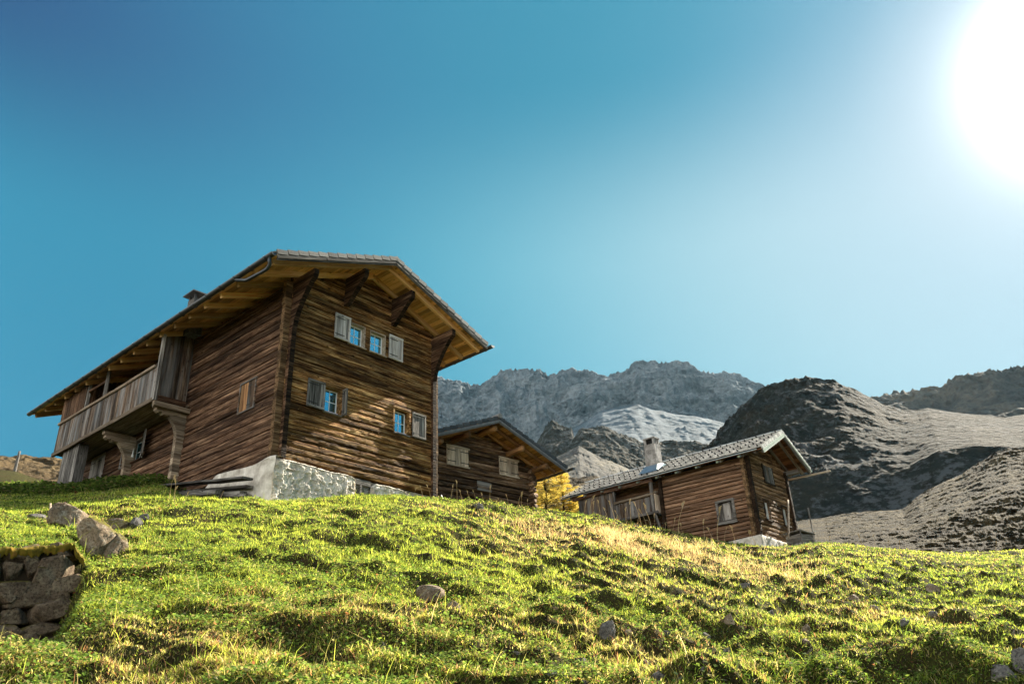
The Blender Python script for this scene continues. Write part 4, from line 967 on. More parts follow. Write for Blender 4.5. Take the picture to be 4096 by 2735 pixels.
# ================================================================== HOUSE 1
def place(o_parent): pass
def big_house():
    R1 = thing('wooden_house', 'big dark timber chalet on a plastered stone base with balcony on its left side', 'house', frame(C1, H1Y))
    W, L = 5.45, 12.4; m = .39; xr, zr = W / 2, 6.60; xl, xR = -1.36, W + 1.30; y0, y1 = -1.2, 14.7
    ztop = lambda x: zr - m * abs(x - xr) - .15
    ops = [(1.98, 2.60, 3.88, 4.60), (2.77, 3.39, 3.88, 4.60), (1.28, 1.84, 1.58, 2.34), (3.80, 4.38, 1.50, 2.30)]
    ops[3] = (3.80, 4.38, 1.58, 2.34)
    zs = zrange_courses(0, 6.38, .205, [1.58, 2.34, 3.88, 4.60])
    def sp(zm, za, zb):
        e = max(0.0, (zb - ztop(0)) / m); return (e, W - e)
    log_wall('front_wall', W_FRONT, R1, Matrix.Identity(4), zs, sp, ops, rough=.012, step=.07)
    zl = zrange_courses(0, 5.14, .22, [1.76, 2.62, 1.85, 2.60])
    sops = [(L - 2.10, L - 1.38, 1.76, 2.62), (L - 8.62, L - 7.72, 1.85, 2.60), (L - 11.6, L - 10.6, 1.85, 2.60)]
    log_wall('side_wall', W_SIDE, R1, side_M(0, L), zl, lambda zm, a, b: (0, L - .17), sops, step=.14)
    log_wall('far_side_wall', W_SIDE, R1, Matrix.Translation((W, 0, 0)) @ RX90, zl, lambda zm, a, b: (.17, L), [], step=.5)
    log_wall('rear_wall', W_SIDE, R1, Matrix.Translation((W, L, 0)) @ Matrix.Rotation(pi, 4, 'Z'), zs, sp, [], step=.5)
    # corner extensions and curved brackets (side wall logs running out past the front)
    def bracket(x, z0, z1, base, tip, z_c, mat_face, name, w=.15, pw=2.0):
        z = z0; b = MB(); e = MB()
        def ln(zz):
            if zz < z_c: return base
            q = (zz - z_c) / (z1 - z_c); qt = 1 - .30 / (z1 - z_c)
            if q > qt: return tip - (.05 if q < qt + .04 else 0)
            return base + (tip * .86 - base) * (q / qt) ** pw
        while z < z1 - .01:
            zz = min(z1, z + .095); la, lb = ln(z), ln(zz)
            v = random.random(); n = 4
            pr = [(.05, z + .003), (-la, z + .003)] + [(-(la + (lb - la) * k / n), z + (zz - z) * k / n) for k in range(1, n)] + [(-lb, zz - .003), (.05, zz - .003)]
            dx = random.uniform(-.004, .004)
            b.prism([(p[0], p[1]) for p in pr], lambda p, t: (p[0], t, p[1]), -(x + w) + dx, -x + dx, v)
            # end grain skin
            q_ = [(-(la) - .006, z + .006), (-(lb) - .006, zz - .006), (-(lb) + .01, zz - .006), (-la + .01, z + .006)]
            e.prism(q_, lambda p, t: (t, p[0], p[1]), x + .004 + dx, x + w - .004 + dx, v)
            z = zz
        # local frame for grain: X = house Y
        o = b.build(name, mat_face, R1, Matrix.Rotation(pi / 2, 4, 'Z'))
        e.build('end_grain', W_DARK, o, Matrix.Rotation(-pi / 2, 4, 'Z'))
        return o
    def br2(x, z0, z1, base, tip, z_c, mat, name, w=.15, pw=2.0): return bracket(x, z0, z1, base, tip, z_c, mat, name, w, pw)
    br2(.0, -.02, 5.17, .13, .98, 3.45, W_SIDE, 'corner_bracket')
    br2(W - .15, -.75, 5.17, .10, .98, 3.45, W_SIDE, 'corner_bracket')
    br2(1.76, 5.0, ztop(1.83) - .17, .10, .93, 5.0, W_SIDE, 'purlin_bracket', pw=1.0)
    br2(3.58, 5.0, ztop(3.65) - .17, .10, .93, 5.0, W_SIDE, 'purlin_bracket', pw=1.0)
    # front wall logs running out past the side wall
    def log_ends(xa, xb, z0, z1, name):
        b = MB(); z = z0
        while z < z1:
            zz = min(z1, z + .2); d = random.uniform(-.015, .015)
            b.box((xa - d if xa < 0 else xa, 0.0, z + .004), (xb if xa < 0 else xb + d, .155, zz - .004), random.random()); z = zz
        return b.build(name, W_POST, R1)
    log_ends(-.19, -.002, -.03, 5.12, 'log_ends'); log_ends(W + .001, W + .16, -.75, 5.0, 'log_ends')
    # wooden nails scattered over the front
    nb = MB(); rn = random.Random(3)
    for k in range(150):
        zi = rn.choice(zs[1:13]) + rn.uniform(.02, .10); x = rn.uniform(.3, W - .3)
        if any(a - .08 < x < b + .08 and c - .05 < zi < d + .05 for a, b, c, d in ops): continue
        if zi > 2.0 and rn.random() < .5: continue
        r_ = rn.uniform(.008, .016); l = rn.uniform(.015, .035)
        nb.tube([(x, .0, zi), (x + rn.uniform(-.004, .004), -.012 - l, zi - .006)], [r_, r_ * .7], 6)
    nb.build('wooden_nails', W_FRONT, R1)
    # plinth
    plinth(R1, W, L)
    # windows and shutters front
    for (a, b, c, d) in ops[:2]: window(R1, Matrix.Translation((a + .03, 0, c + .03)), b - a - .06, d - c - .06, sill=W_PALE, reveal=W_PALE)
    mp = MB(); mp.box((2.605, -.03, 3.86), (2.765, .10, 4.62)); mp.build('window_post', W_FRONT, R1)
    for (a, b, c, d) in ops[2:]: window(R1, Matrix.Translation((a + .03, 0, c + .03)), b - a - .06, d - c - .06, sill=W_GREY, reveal=W_FRONT, cas=.085)
    shutter(R1, Matrix.Translation((1.43, -.06, 3.86)), .55, .80, M_SHUT, label='bleached whitish shutter left of the upper window pair')
    shutter(R1, Matrix.Translation((3.47, -.06, 3.86)), .55, .80, M_SHUT, label='bleached whitish shutter right of the upper window pair')
    shutter(R1, Matrix.Translation((.66, -.085, 1.56)), .56, .80, W_GREY, label='grey weathered shutter left of the lower left window')
    shutter(R1, Matrix.Translation((1.90, -.02, 1.56)) @ Matrix.Rotation(-pi / 2 - .0, 4, 'Z'), .22, .80, W_GREY, label='shutter standing open at right angles to the wall')
    shutter(R1, Matrix.Translation((4.45, -.085, 1.56)), .54, .80, W_GREY, label='grey weathered shutter right of the lower right window')
    # side window boarded, beam beside it
    S = side_M(0, L)
    def sw(y_hi, z): return S @ Matrix.Translation((L - y_hi, 0, z))
    f = MB(); w_, h_ = .74, .84
    for (a, b) in (((-.04, -.05, -.04), (.0, .02, h_ + .04)), ((w_, -.05, -.04), (w_ + .04, .02, h_ + .04)), ((0, -.05, h_), (w_, .02, h_ + .04)), ((0, -.05, -.04), (w_, .02, 0))): f.box(a, b)
    fo = f.build('window_frame', W_PALE, R1, sw(2.11, 1.77)); fo.data.materials[0] = W_BALC
    shutter(R1, sw(2.11, 1.77) @ Matrix.Translation((.005, -.0, 0)), .36, .84, W_NLOG, framed=False, iron=False)
    shutter(R1, sw(2.11, 1.77) @ Matrix.Translation((.375, -.0, 0)), .36, .84, W_BALC, framed=False)
    # window under the balcony with two open shutters
    wroot = window(R1, sw(8.60, 1.87), .84, .70, depth=.15, reveal=W_BRKT, sill=W_SIDE, curtain=False)
    shutter(R1, sw(9.30, 1.80) @ Matrix.Rotation(.18, 4, 'Z'), .55, .80, W_GREY, label='dark framed open shutter left of the window under the balcony')
    shutter(R1, sw(7.70, 1.80) @ Matrix.Translation((0, -.06, 0)) @ Matrix.Rotation(-.35, 4, 'Z'), .58, .80, W_GREY, label='dark framed open shutter right of the window under the balcony')
    bell = MB(); bell.tube([(0, 0, .30), (0, 0, .12), (0, 0, .05), (0, 0, 0)], [.012, .018, .035, .05], 10); bell.build('hanging_lamp', M_WHITE, R1, sw(8.42, 2.02) @ Matrix.Translation((0, -.03, 0)))
    # white closed shutters
    f = MB(); w_, h_ = 1.0, .80
    f.box((-.04, -.03, h_), (w_ + .04, .03, h_ + .1)); f.box((-.03, -.07, -.05), (w_ + .03, .03, -.005)); f.build('window_frame', W_BRKT, R1, sw(11.62, 1.84))
    shutter(R1, sw(11.62, 1.84), .495, .79, M_SHUT, label='closed white shutter under the far end of the balcony'); shutter(R1, sw(11.62, 1.84) @ Matrix.Translation((.505, 0, 0)), .495, .79, M_SHUT, label='closed white shutter under the far end of the balcony')
    # roof
    ry = [-.86, -.09] + list(np.arange(.75, 14.6, .86))
    ro, P3 = roof(R1, R1, y0, y1, xr, zr, xl, xR, m, M_TILE, W_BRD, W_NEW, ry, wave=.03)
    g = gutter(ro, xl - .06, zr - m * (xr - xl) - .09, y0 - .02, y1 + .02, .085, M_GUT, brackets=.72)
    gz = zr - m * (xr - xl) - .09
    pb = MB(); gx = xl - .06
    pb.tube([(gx, y0 + .16, gz - .06), (gx, y0 + .16, gz - .16), (gx + .03, y0 + .18, gz - .27), (gx + .05, y0 + .32, gz - .335), (gx + .04, y0 + .55, gz - .34), (gx + .02, y0 + 1.25, gz - .30), (gx - .0, y0 + 1.75, gz - .10)], .048, 12)
    pb.build('downpipe', M_PIPE, g, smooth=True)
    gutter(ro, xR + .06, zr - m * (xR - xr) - .09, y0 - .16, y1 + .02, .085, M_GUT, brackets=.72)
    # chimney
    cb = MB(); cb.box((-.60, 4.55, 5.0), (-.20, 4.95, 6.20)); ch = cb.build('chimney', M_ROCKG, ro)
    c2 = MB(); 
    for (a, b) in ((-.59, 4.56), (-.27, 4.56), (-.59, 4.88), (-.27, 4.88)): c2.box((a, b, 6.201), (a + .06, b + .06, 6.36))
    c2.box((-.73, 4.42, 6.361), (-.07, 5.08, 6.40)); c2.build('chimney_cap', M_TILED, ch)
    # balcony
    xb = -1.1; ba, bz = 5.05, 12.3; zf, zrail = 2.84, 3.92
    bal = bpy.data.objects.new('balcony', None); col.objects.link(bal); bal.parent = R1; bal.matrix_local = Matrix.Identity(4); bal.empty_display_size = .2
    nbd = 7
    for k in range(nbd):
        xa = xb + .03 + (-.02 - xb - .03) * k / nbd; xb2 = xb + .03 + (-.02 - xb - .03) * (k + 1) / nbd
        beam('floor_board', ((xa + xb2) / 2, ba + .02, zf - .025), ((xa + xb2) / 2, bz, zf - .025), (xb2 - xa) - .008, .045, W_BRKT, bal, ch=.003)
    beam('edge_beam', (xb, ba - .03, zf - .05), (xb, bz + .03, zf - .05), .09, .14, W_BRKT, bal, wob=.006)
    beam('handrail', (xb - .01, ba + .25, zrail), (xb - .01, bz + .02, zrail), .085, .10, W_BRKT, bal, wob=.008)
    cl = MB(); y = ba + .04
    while y < bz:
        wd = random.uniform(.13, .21); t0 = random.uniform(0, .012)
        cl.box((zf - .02 + random.uniform(-.02, .01), -(xb + .0 + .0) - .0 - t0 - .022, y), (zrail - .05, -xb - t0, min(bz, y + wd - .006)), random.random()); y += wd
    G = Matrix(((0, -1, 0, 0), (0, 0, 1, 0), (1, 0, 0, 0), (0, 0, 0, 1)))
    cl.build('cladding', W_BALC, bal, G)
    for yy in (8.95, 10.35, bz - .05):
        beam('post', (xb + .06, yy, zf), (xb + .06, yy, 4.92), .10, .10, W_GREY, bal, up=(0, 1, 0), wob=.004)
    beam('cross_rail', (xb + .06, 8.95, 4.60), (xb + .06, 10.35, 4.60), .07, .09, W_SIDE, bal)
    # near end panel
    ep = MB(); x = xb - .02
    while x < -.14:
        wd = min(random.uniform(.18, .27), -.14 - x)
        ep.box((zf - .08, x, -(ba + .02)), (5.0 + .28 * (x - xb) * .9, x + wd - .006, -(ba - .012)), random.random()); x += wd
    ep.build('end_panel', W_BALC, bal, Matrix(((0, 1, 0, 0), (0, 0, -1, 0), (1, 0, 0, 0), (0, 0, 0, 1))))
    beam('post', (xb - .02, ba - .02, zf - .1), (xb - .02, ba - .02, 4.88), .10, .09, W_GREY, bal, up=(0, 1, 0), wob=.004)
    beam('crossbeam', (xb - .04, ba - .06, zf - .22), (-.02, ba - .06, zf - .22), .13, .16, W_BRKT, bal, wob=.006)
    beam('panel_box', (xb + .08, ba - .05, zf - .02), (-.18, ba - .05, zf - .02), .10, .17, W_SIDE, bal)
    # enclosed far part
    en = MB(); y = 10.42
    while y < bz:
        wd = random.uniform(.17, .24); en.box((zrail + .02, -xb - .03 + .0, y), (4.86, -xb - .0, min(bz, y + wd - .006)), random.random()); y += wd
    en.build('closet_wall', W_SIDE, bal, G)
    e2 = MB(); x = xb + .02
    while x < -.1: e2.box((zf, x, -10.44), (4.95 + .3 * (x - xb), x + .19, -10.41), random.random()); x += .195
    e2.build('closet_side', W_SIDE, bal, Matrix(((0, 1, 0, 0), (0, 0, -1, 0), (1, 0, 0, 0), (0, 0, 0, 1))))
    # far end face of the balcony
    e3 = MB(); x = xb + .02
    while x < -.05: e3.box((zf - .02, x, -bz - .0), (4.9 + .3 * (x - xb), x + .19, -bz + .03), random.random()); x += .195
    e3.build('end_panel', W_BALC, bal, Matrix(((0, 1, 0, 0), (0, 0, -1, 0), (1, 0, 0, 0), (0, 0, 0, 1))))
    # curved supports under the balcony (cross-wall logs)
    def support(y, z0, name='balcony_bracket'):
        z1 = zf - .14; b = MB(); z = z0; v = 0
        def ln(zz):
            q = max(0, (zz - (z1 - 1.05)) / 1.05); return .24 + (.98 - .24) * (q ** 2.6)
        while z < z1 - .01:
            zz = min(z1, z + .21); n = 5; v = random.random(); d = random.uniform(-.006, .006)
            pr = [(.02, z + .003)] + [(-ln(z + (zz - z) * k / n), z + .003 + (zz - z - .006) * k / n) for k in range(n + 1)] + [(.02, zz - .003)]
            b.prism(pr, lambda p, t: (p[0], t, p[1]), y - .085 + d, y + .085 + d, v); z = zz
        o = b.build(name, W_BRKT, R1)
        k_ = MB(); 
        pr = [(-1.03, z1 - .001), (-1.02, z1 - .10), (-.96, z1 - .13), (-.97, z1 - .2), (-.88, z1 - .26), (-.80, z1 - .22), (-.74, z1 - .3), (-.5, z1 - .28), (-.2, z1 - .2), (-.2, z1 - .001)]
        k_.prism(pr, lambda p, t: (p[0], t, p[1] + .001), y - .10, y + .10); k_.build('carved_console', W_BRKT, o)
    support(5.2, .35); support(8.5, 1.0)
    # boarded pillar at the far end
    pm = MB()
    for k in range(5):
        y = 10.35 + k * .25; pm.box((1.0, 1.02 - .03, y), (zf - .09, 1.02, y + .245), random.random())
    pm.build('boarded_pillar', W_GREY, R1, G)
    p2 = MB()
    for k in range(2): p2.box((1.0, -1.02 + k * .16, -10.35), (zf - .09, -1.02 + k * .16 + .155, -10.32), random.random())
    p2.build('boarded_pillar_side', W_GREY, R1, Matrix(((0, 1, 0, 0), (0, 0, -1, 0), (1, 0, 0, 0), (0, 0, 0, 1))))
    return R1
def plinth(R1, W, L):
    # rough plastered footing with a gap (cellar hatch) at x 2.5..2.98
    def lump(name, x0, x1, zt, z0=-1.6, y=-.10, nx=90, sd=1):
        nz = 110; V = []; xs = np.linspace(x0, x1, nx); prof = np.linspace(0, 1, nz)
        Xg, Q = np.meshgrid(xs, prof, indexing='ij')
        ztop_ = np.array([zt(x) for x in xs])[:, None]
        Zg = np.where(Q < .86, z0 + (ztop_ - z0) * (Q / .86), ztop_)
        top = np.clip((Q - .86) / .14, 0, 1)
        Yg = y + top * .30 + 0 * Xg
        rr = .06 * np.exp(-(1 - np.clip(Q / .86, 0, 1)) * 14) * (Q <= .86); Yg = Yg + rr
        Zg = Zg - .05 * np.exp(-((Q - .86) / .02) ** 2)
        n_ = .08 * fbm(Xg * 2.1, Zg * 2.4, o=4, s=sd) + .055 * ridged(Xg * 6, Zg * 6, o=4, s=sd + 3) + .016 * vn(Xg * 30, Zg * 30, s=sd + 5) + .010 * vn(Xg * 70, Zg * 70, s=sd + 6)
        Yg = Yg - n_ * (1 - top * .8)
        ed = np.minimum((Xg - x0), (x1 - Xg)); Yg = Yg + .10 * np.exp(-ed / .06)
        V = np.stack([Xg, Yg, Zg], -1).reshape(-1, 3)
        o = fast_mesh(name, V, grid_faces(nx, nz), M_PLAST, nper=4, smooth=True); o.parent = R1; return o
    lump('plinth', -.22, 2.47, lambda x: -.03 - .10 * max(0, (x - 2.2)) / .27 + .02 * sin(x * 3), sd=1, nx=230)
    lump('plinth', 3.02, W + .1, lambda x: -.10 - .30 * sstep(3.9, 5.3, x) - .1 * (1 - sstep(3.02, 3.2, x)), sd=9, nx=210)
    # smoother side face
    nx, nz = 90, 24; ys = np.linspace(-.16, L, nx); q = np.linspace(0, 1, nz); Yg, Q = np.meshgrid(ys, q, indexing='ij')
    zt = np.interp(Yg, [-.2, .1, .8, 2.6, 3.4, L], [.0, .0, -.05, .10, -.3, -.3])
    Zg = np.where(Q < .86, -2.0 + (zt + 2.0) * Q / .86, zt); top = np.clip((Q - .86) / .14, 0, 1)
    Xg = -.20 + top * .24 - .05 * fbm(Yg * 1.4, Zg * 1.6, o=4, s=21) + .07 * np.exp(-(Yg + .16) / .08) + .05 * np.exp(-(1 - np.clip(Q / .86, 0, 1)) * 12) * (Q <= .86) - .12 * (1 - Q)
    o = fast_mesh('plinth', np.stack([Xg, Yg, Zg], -1).reshape(-1, 3), grid_faces(nx, nz)[:, ::-1], M_PLAST, nper=4, smooth=True); o.parent = R1
    h = MB()
    for k in range(3): h.box((2.50 + k * .17, .06, -1.2), (2.50 + k * .17 + .16, .09, -.22), random.random())
    h.box((2.48, .0, -.22), (3.02, .14, -.06)); h.box((2.66, .0, -1.2), (2.72, .055, -.22))
    h.build('cellar_hatch', W_GREY, R1)
    ib = MB(); ib.box((.0, .18, -2), (W, .3, -.02)); ib.build('footing', M_PLAST, R1)
big_house()

# ------------------------------------------------------------------ planks stacked beside the house
def planks():
    R_ = frame(C1, H1Y)
    data = [  # x centre, near y, far y, z, w, h
        (-.62, .25, 4.6, -.60, .30, .06, 'topmost wide grey plank on the stack beside the big house'),
        (-.70, 1.35, 4.9, -.76, .16, .20, 'thick square grey beam with a dark cut end in the plank stack'),
        (-.36, .55, 4.2, -.70, .22, .07, 'second grey plank from the top, nearest the house wall'),
        (-.40, .75, 4.4, -.82, .20, .08, 'grey plank in the middle of the stack against the house wall'),
        (-.42, .50, 4.3, -.94, .22, .07, 'lowest grey plank of the stack against the house wall'),
        (-.95, 1.0, 4.9, -.84, .14, .12, 'outer squared timber on the downhill side of the plank stack')]
    for x, a, b, z, w_, h_, lab in data:
        sl = .17
        o = beam('plank', (x, a, z + .0), (x, b, z + sl * (b - a)), w_, h_, W_GREY, None, wob=.008)
        o.matrix_world = R_ @ o.matrix_basis; tag(o, lab, 'plank', 'grey planks stacked beside the big house')
    for i, (y, z) in enumerate(((1.15, -1.02), (1.85, -.98))):
        o = beam('plank', (-1.15, y, z), (-.1, y, z + .02), .14, .10, W_GREY, None, wob=.004); o.matrix_world = R_ @ o.matrix_basis
        tag(o, ('nearest short cross timber carrying the plank stack', 'second short cross timber under the plank stack')[i], 'plank', 'grey planks stacked beside the big house')
planks()

# ================================================================== CABIN 2 (round logs)
def log_cabin():
    R2 = thing('log_cabin', 'log cabin with rounded log ends and two closed pale shutter pairs', 'cabin', frame(C2, H2Y))
    W, L = 5.5, 6.0; xr = -W / 2; m = .385; zr = 3.0; xl, xR = -W - .95, .95; y0, y1 = -1.25, 7.2
    M = Matrix.Translation((-W, 0, 0))
    ztop = lambda x: zr - m * abs(x - W / 2) - .17
    zs = zrange_courses(-.95, 2.85, .235, [])
    def sp(zm, a, b): e = max(0, (b - ztop(0)) / m); return (e, W - e)
    log_wall('front_wall', W_LOG, R2, M, zs, sp, [], rnd=.075, rough=.02, ends=(0, 0), thick=.12)
    zl = [z for z in zs if z < 1.75]
    log_wall('side_wall', W_LOG, R2, Matrix.Translation((0, 0, .0)) @ RX90, [z - .1 for z in zl], lambda zm, a, b: (-.0, L), [], rnd=.075, rough=.02, thick=.12, step=.3)
    log_wall('side_wall', W_LOG, R2, side_M(-W, L), [z - .1 for z in zl], lambda zm, a, b: (0, L), [], rnd=.075, rough=.02, thick=.12, step=.4)
    log_wall('rear_wall', W_LOG, R2, Matrix.Translation((0, L, 0)) @ Matrix.Rotation(pi, 4, 'Z'), zs, sp, [], rnd=.075, thick=.12, step=.5)
    # crossed log ends at the corner: front logs out to +X, side logs out to -Y
    for i in range(len(zl) - 1):
        zc = (zl[i] + zl[i + 1]) / 2; r_ = (zl[i + 1] - zl[i]) / 2 * .96; ex = random.uniform(.20, .30)
        beam('log_end', (-.06, .04, zc), (ex, .04 + random.uniform(-.01, .01), zc + random.uniform(-.01, .01)), r_ * 2, r_ * 2, W_LOG, R2, rnd=True, r2=r_ * 1.02)
        beam('log_end', (-.07, .2, zc - .1), (-.07 + random.uniform(-.01, .01), -random.uniform(.20, .28), zc - .1), r_ * 2, r_ * 2, W_LOG, R2, rnd=True)
    # protruding purlins
    for x in (.0, -1.30, -2.75, -4.1, -5.45):
        zc = zr - m * abs(x - xr) - .17 - .26
        beam('purlin', (x, .3, zc + .0), (x, -.98 - random.uniform(0, .06), zc + random.uniform(-.01, .02)), .25, .25, W_NLOG, R2, rnd=True)
    def dbl(x0, z0, w_, h_, lab):
        f = MB(); f.box((x0 - .06, -.11, z0 + h_), (x0 + w_ + .07, -.07, z0 + h_ + .085)); f.box((x0 - .05, -.12, z0 - .05), (x0 + w_ + .05, -.07, z0 - .004)); f.box((x0 - .045, -.105, z0), (x0 - .004, -.07, z0 + h_)); f.build('window_frame', W_PALE, R2)
        for k in (0, 1):
            Mx = Matrix.Translation((x0 + w_ / 2 * k + .004, -.078, z0)) 
            s = shutter(R2, Mx, w_ / 2 - .008, h_, W_PALE, framed=False, iron=False, label=lab)
            i = MB()
            for z in (h_ * .18, h_ * .82):
                a, b = (.0, w_ / 2 * .78) if k == 0 else (w_ / 2 * .2, w_ / 2 - .01)
                i.box((x0 + w_ / 2 * k + a, -.112, z0 + z - .014), (x0 + w_ / 2 * k + b, -.1015, z0 + z + .014)); e = a if k == 0 else b
                i.box((x0 + w_ / 2 * k + e - .012, -.114, z0 + z - .04), (x0 + w_ / 2 * k + e + .012, -.1015, z0 + z + .04))
            i.build('strap_hinge', M_IRON, R2)
    dbl(-4.42, 1.10, 1.02, .68, 'pale plank shutter with black strap hinges, left window'); dbl(-1.76, 1.13, .98, .64, 'pale plank shutter with black strap hinges, right window')
    bd = MB(); bd.box((0, 0, 0), (.72, .03, .36), .8); bo = bd.build('blank_board', W_BALC, R2, Matrix.Translation((-2.99, -.115, .28)))
    ro, P3 = roof(R2, R2, y0, y1, xr, zr, xl, xR, m, M_TILED, W_SOF, W_NLOG, [-.72, -.16], board=.24, wave=.0, vergemat=M_VERGE2, rdim=(.16, .16), roundraft=True, rend=(.12, 0))
    rb = MB(); rb.tube([(xr, y0 - .09, zr + .0), (xr, y0 + .35, zr + .0)], [.10, .11], 10); rb.build('ridge_cap', M_TILE, ro)
    gutter(ro, xR + .07, zr - m * (xR - xr) - .10, y0 - .28, y1, .085, M_GUT, brackets=.8)
    pl = MB(); pl.box((-W - .1, -.1, -2.2), (.05, .2, -.96)); pl.build('stone_footing', M_ROCKG, R2)
log_cabin()

# ================================================================== CABIN 3
def chimney_cabin():
    R3 = thing('wooden_cabin', 'brown wooden cabin with whitewashed chimney and grey tiled roof', 'cabin', frame(C3, H3Y))
    W, L = 3.55, 7.55; m = .50; xr, zr = W / 2 + .02, 4.17; xl, xR = -.44, W + .48; y0, y1 = -.92, 8.55; Lm = 3.75
    ztop = lambda x: zr - m * abs(x - xr) - .14
    zs = zrange_courses(0, 4.0, .165, [.74, 1.42, 2.30, 2.90])
    def sp(zm, a, b): e = max(0, (b - ztop(0)) / m); return (e, W - e)
    ops = [(1.02, 1.40, .76, 1.42), (2.60, 3.0, .76, 1.42)]; 
    log_wall('front_wall', W_C3F, R3, Matrix.Identity(4), zs, sp, ops, rough=.012)
    zl = zrange_courses(0, 2.98, .15, [.74, 1.44])
    log_wall('side_wall', W_C3S, R3, side_M(0, Lm), zl, lambda z, a, b: (0, Lm - .16), [(Lm - 1.34, Lm - .76, .74, 1.44)], rough=.01)
    log_wall('side_wall', W_C3S, R3, Matrix.Translation((W, 0, 0)) @ RX90, zl, lambda z, a, b: (.16, L), [], step=.4)
    log_wall('rear_wall', W_C3S, R3, Matrix.Translation((W, L, 0)) @ Matrix.Rotation(pi, 4, 'Z'), zs, sp, [], step=.4)
    log_wall('inner_wall', W_C3S, R3, side_M(.35, L), zl, lambda z, a, b: (0, L - Lm), [], step=.3)
    # dark corner strips with lighter log ends
    for (x, y, dx, dy, w_, mt, z0) in ((-.0, 0, .13, .16, 0, W_DARK, 0), (W - .13, 0, .13, .12, 0, W_DARK, -.05)):
        b = MB(); z = z0
        while z < 2.95:
            b.box((x, -dy - random.uniform(-.008, .008), z + .003), (x + dx, -.0, min(2.97, z + .165) - .003), random.random()); z += .165
        b.build('corner_post', mt, R3)
    b = MB(); z = 0
    while z < 2.95: b.box((-.13 - random.uniform(0, .012), .0, z + .003), (-.001, .13, min(2.97, z + .165) - .003), random.random()); z += .165
    b.build('log_ends', W_POST, R3)
    for yy, nm in ((Lm - .13, 'corner_post'),):
        b = MB(); z = 0
        while z < 2.92: b.box((-.12, yy, z + .003), (-.001, yy + .13, min(2.94, z + .165) - .003), random.random()); z += .165
        b.build(nm, W_DARK, R3)
    b = MB(); z = 0
    while z < 2.5: b.box((W + .001, 0, z), (W + .12, .13, z + .16), random.random()); z += .165
    b.build('log_ends', W_POST, R3)
    # plinth
    nx, nz = 90, 20; q = np.linspace(0, 1, nz); xs = np.linspace(-.16, W + .15, nx); Xg, Q = np.meshgrid(xs, q, indexing='ij')
    zt = .0 - .02 * Xg; Zg = np.where(Q < .85, -1.4 + (zt + 1.4) * Q / .85, zt); top = np.clip((Q - .85) / .15, 0, 1)
    Yg = -.20 + top * .22 - .05 * fbm(Xg * 2, Zg * 2, o=4, s=91)
    o = fast_mesh('plinth', np.stack([Xg, Yg, Zg], -1).reshape(-1, 3), grid_faces(nx, nz), M_PLAST, nper=4, smooth=True); o.parent = R3
    xs = np.linspace(-.2, L, nx); Yg, Q = np.meshgrid(xs, q, indexing='ij'); zt = np.interp(Yg, [-.2, .0, 1.2, 2.0, L], [.0, .0, -.06, -.3, -.4]); Zg = np.where(Q < .85, -1.4 + (zt + 1.4) * Q / .85, zt)
    Xg = -.17 + top * .19 - .04 * fbm(Yg * 2, Zg * 2, o=4, s=93)
    o = fast_mesh('plinth', np.stack([Xg, Yg, Zg], -1).reshape(-1, 3), grid_faces(nx, nz)[:, ::-1], M_PLAST, nper=4, smooth=True); o.parent = R3
    # front windows: narrow white shutters in dark frames
    for i, (a, b_, c, d) in enumerate(ops):
        f = MB(); f.box((a - .08, -.05, c - .03), (a - .002, .1, d + .05)); f.box((b_ + .002, -.03, c - .03), (b_ + .05, .1, d + .05)); f.box((a - .08, -.05, d + .051), (b_ + .05, .1, d + .10)); f.box((a - .1, -.09, c - .08), (b_ + .1, .1, c - .031))
        f.box((a - .0, .11, c), (b_, .13, d)); f.build('window_frame', W_DARK, R3)
        shutter(R3, Matrix.Translation((a + .01, .06, c + .005)), b_ - a - .02, d - c - .01, M_SHUT, framed=False, iron=False, label=('white closed shutter, left ground floor window', 'cream closed shutter behind the leaning pole')[i])
    # upper boarded window
    f = MB(); f.box((1.42, -.05, 2.26), (1.5, -.0, 2.98)); f.box((2.26, -.05, 2.26), (2.33, -.0, 2.94)); f.box((1.42, -.06, 2.2), (2.36, -.0, 2.259)); f.build('window_frame', W_DARK, R3)
    for k, (a, mt) in enumerate(((1.51, W_GREY), (1.70, W_BALC), (1.89, W_BALC), (2.08, W_GREY))):
        shutter(R3, Matrix.Translation((a, -.028, 2.265)), .18, .66, mt, framed=False, iron=(k in (0, 3)))
    # side window with framed shutter
    S3 = side_M(0, Lm)
    f = MB(); w_, h_ = .58, .68
    for (a, b_) in (((-.09, -.06, -.08), (.0, .04, h_ + .09)), ((w_, -.06, -.08), (w_ + .09, .04, h_ + .09)), ((0, -.06, h_), (w_, .04, h_ + .09)), ((0, -.06, -.08), (w_, .04, 0)), ((-.12, -.10, -.14), (w_ + .12, .0, -.081))): f.box(a, b_)
    f.build('window_frame', W_GREY, R3, S3 @ Matrix.Translation((Lm - 1.34, 0, .75)))
    shutter(R3, S3 @ Matrix.Translation((Lm - 1.34 + .16, .07, .75)), .28, .66, M_SHUT, framed=False, iron=False, label='white narrow closed shutter in the side wall')
    shutter(R3, S3 @ Matrix.Translation((Lm - 1.34 + .0, .075, .75)), .15, .66, W_GREY, framed=False, iron=False); shutter(R3, S3 @ Matrix.Translation((Lm - 1.34 + .45, .075, .75)), .13, .66, W_GREY, framed=False, iron=False)
    # balcony
    G = Matrix(((0, -1, 0, 0), (0, 0, 1, 0), (1, 0, 0, 0), (0, 0, 0, 1))); xb = -.28
    bal = bpy.data.objects.new('balcony', None); col.objects.link(bal); bal.parent = R3; bal.matrix_local = Matrix.Identity(4)
    cl = MB(); y = 3.95
    while y < 5.75: cl.box((1.58, -xb - .02, y), (2.22, -xb, y + .135), random.random()); y += .14
    cl.build('cladding', W_BALC, bal, G)
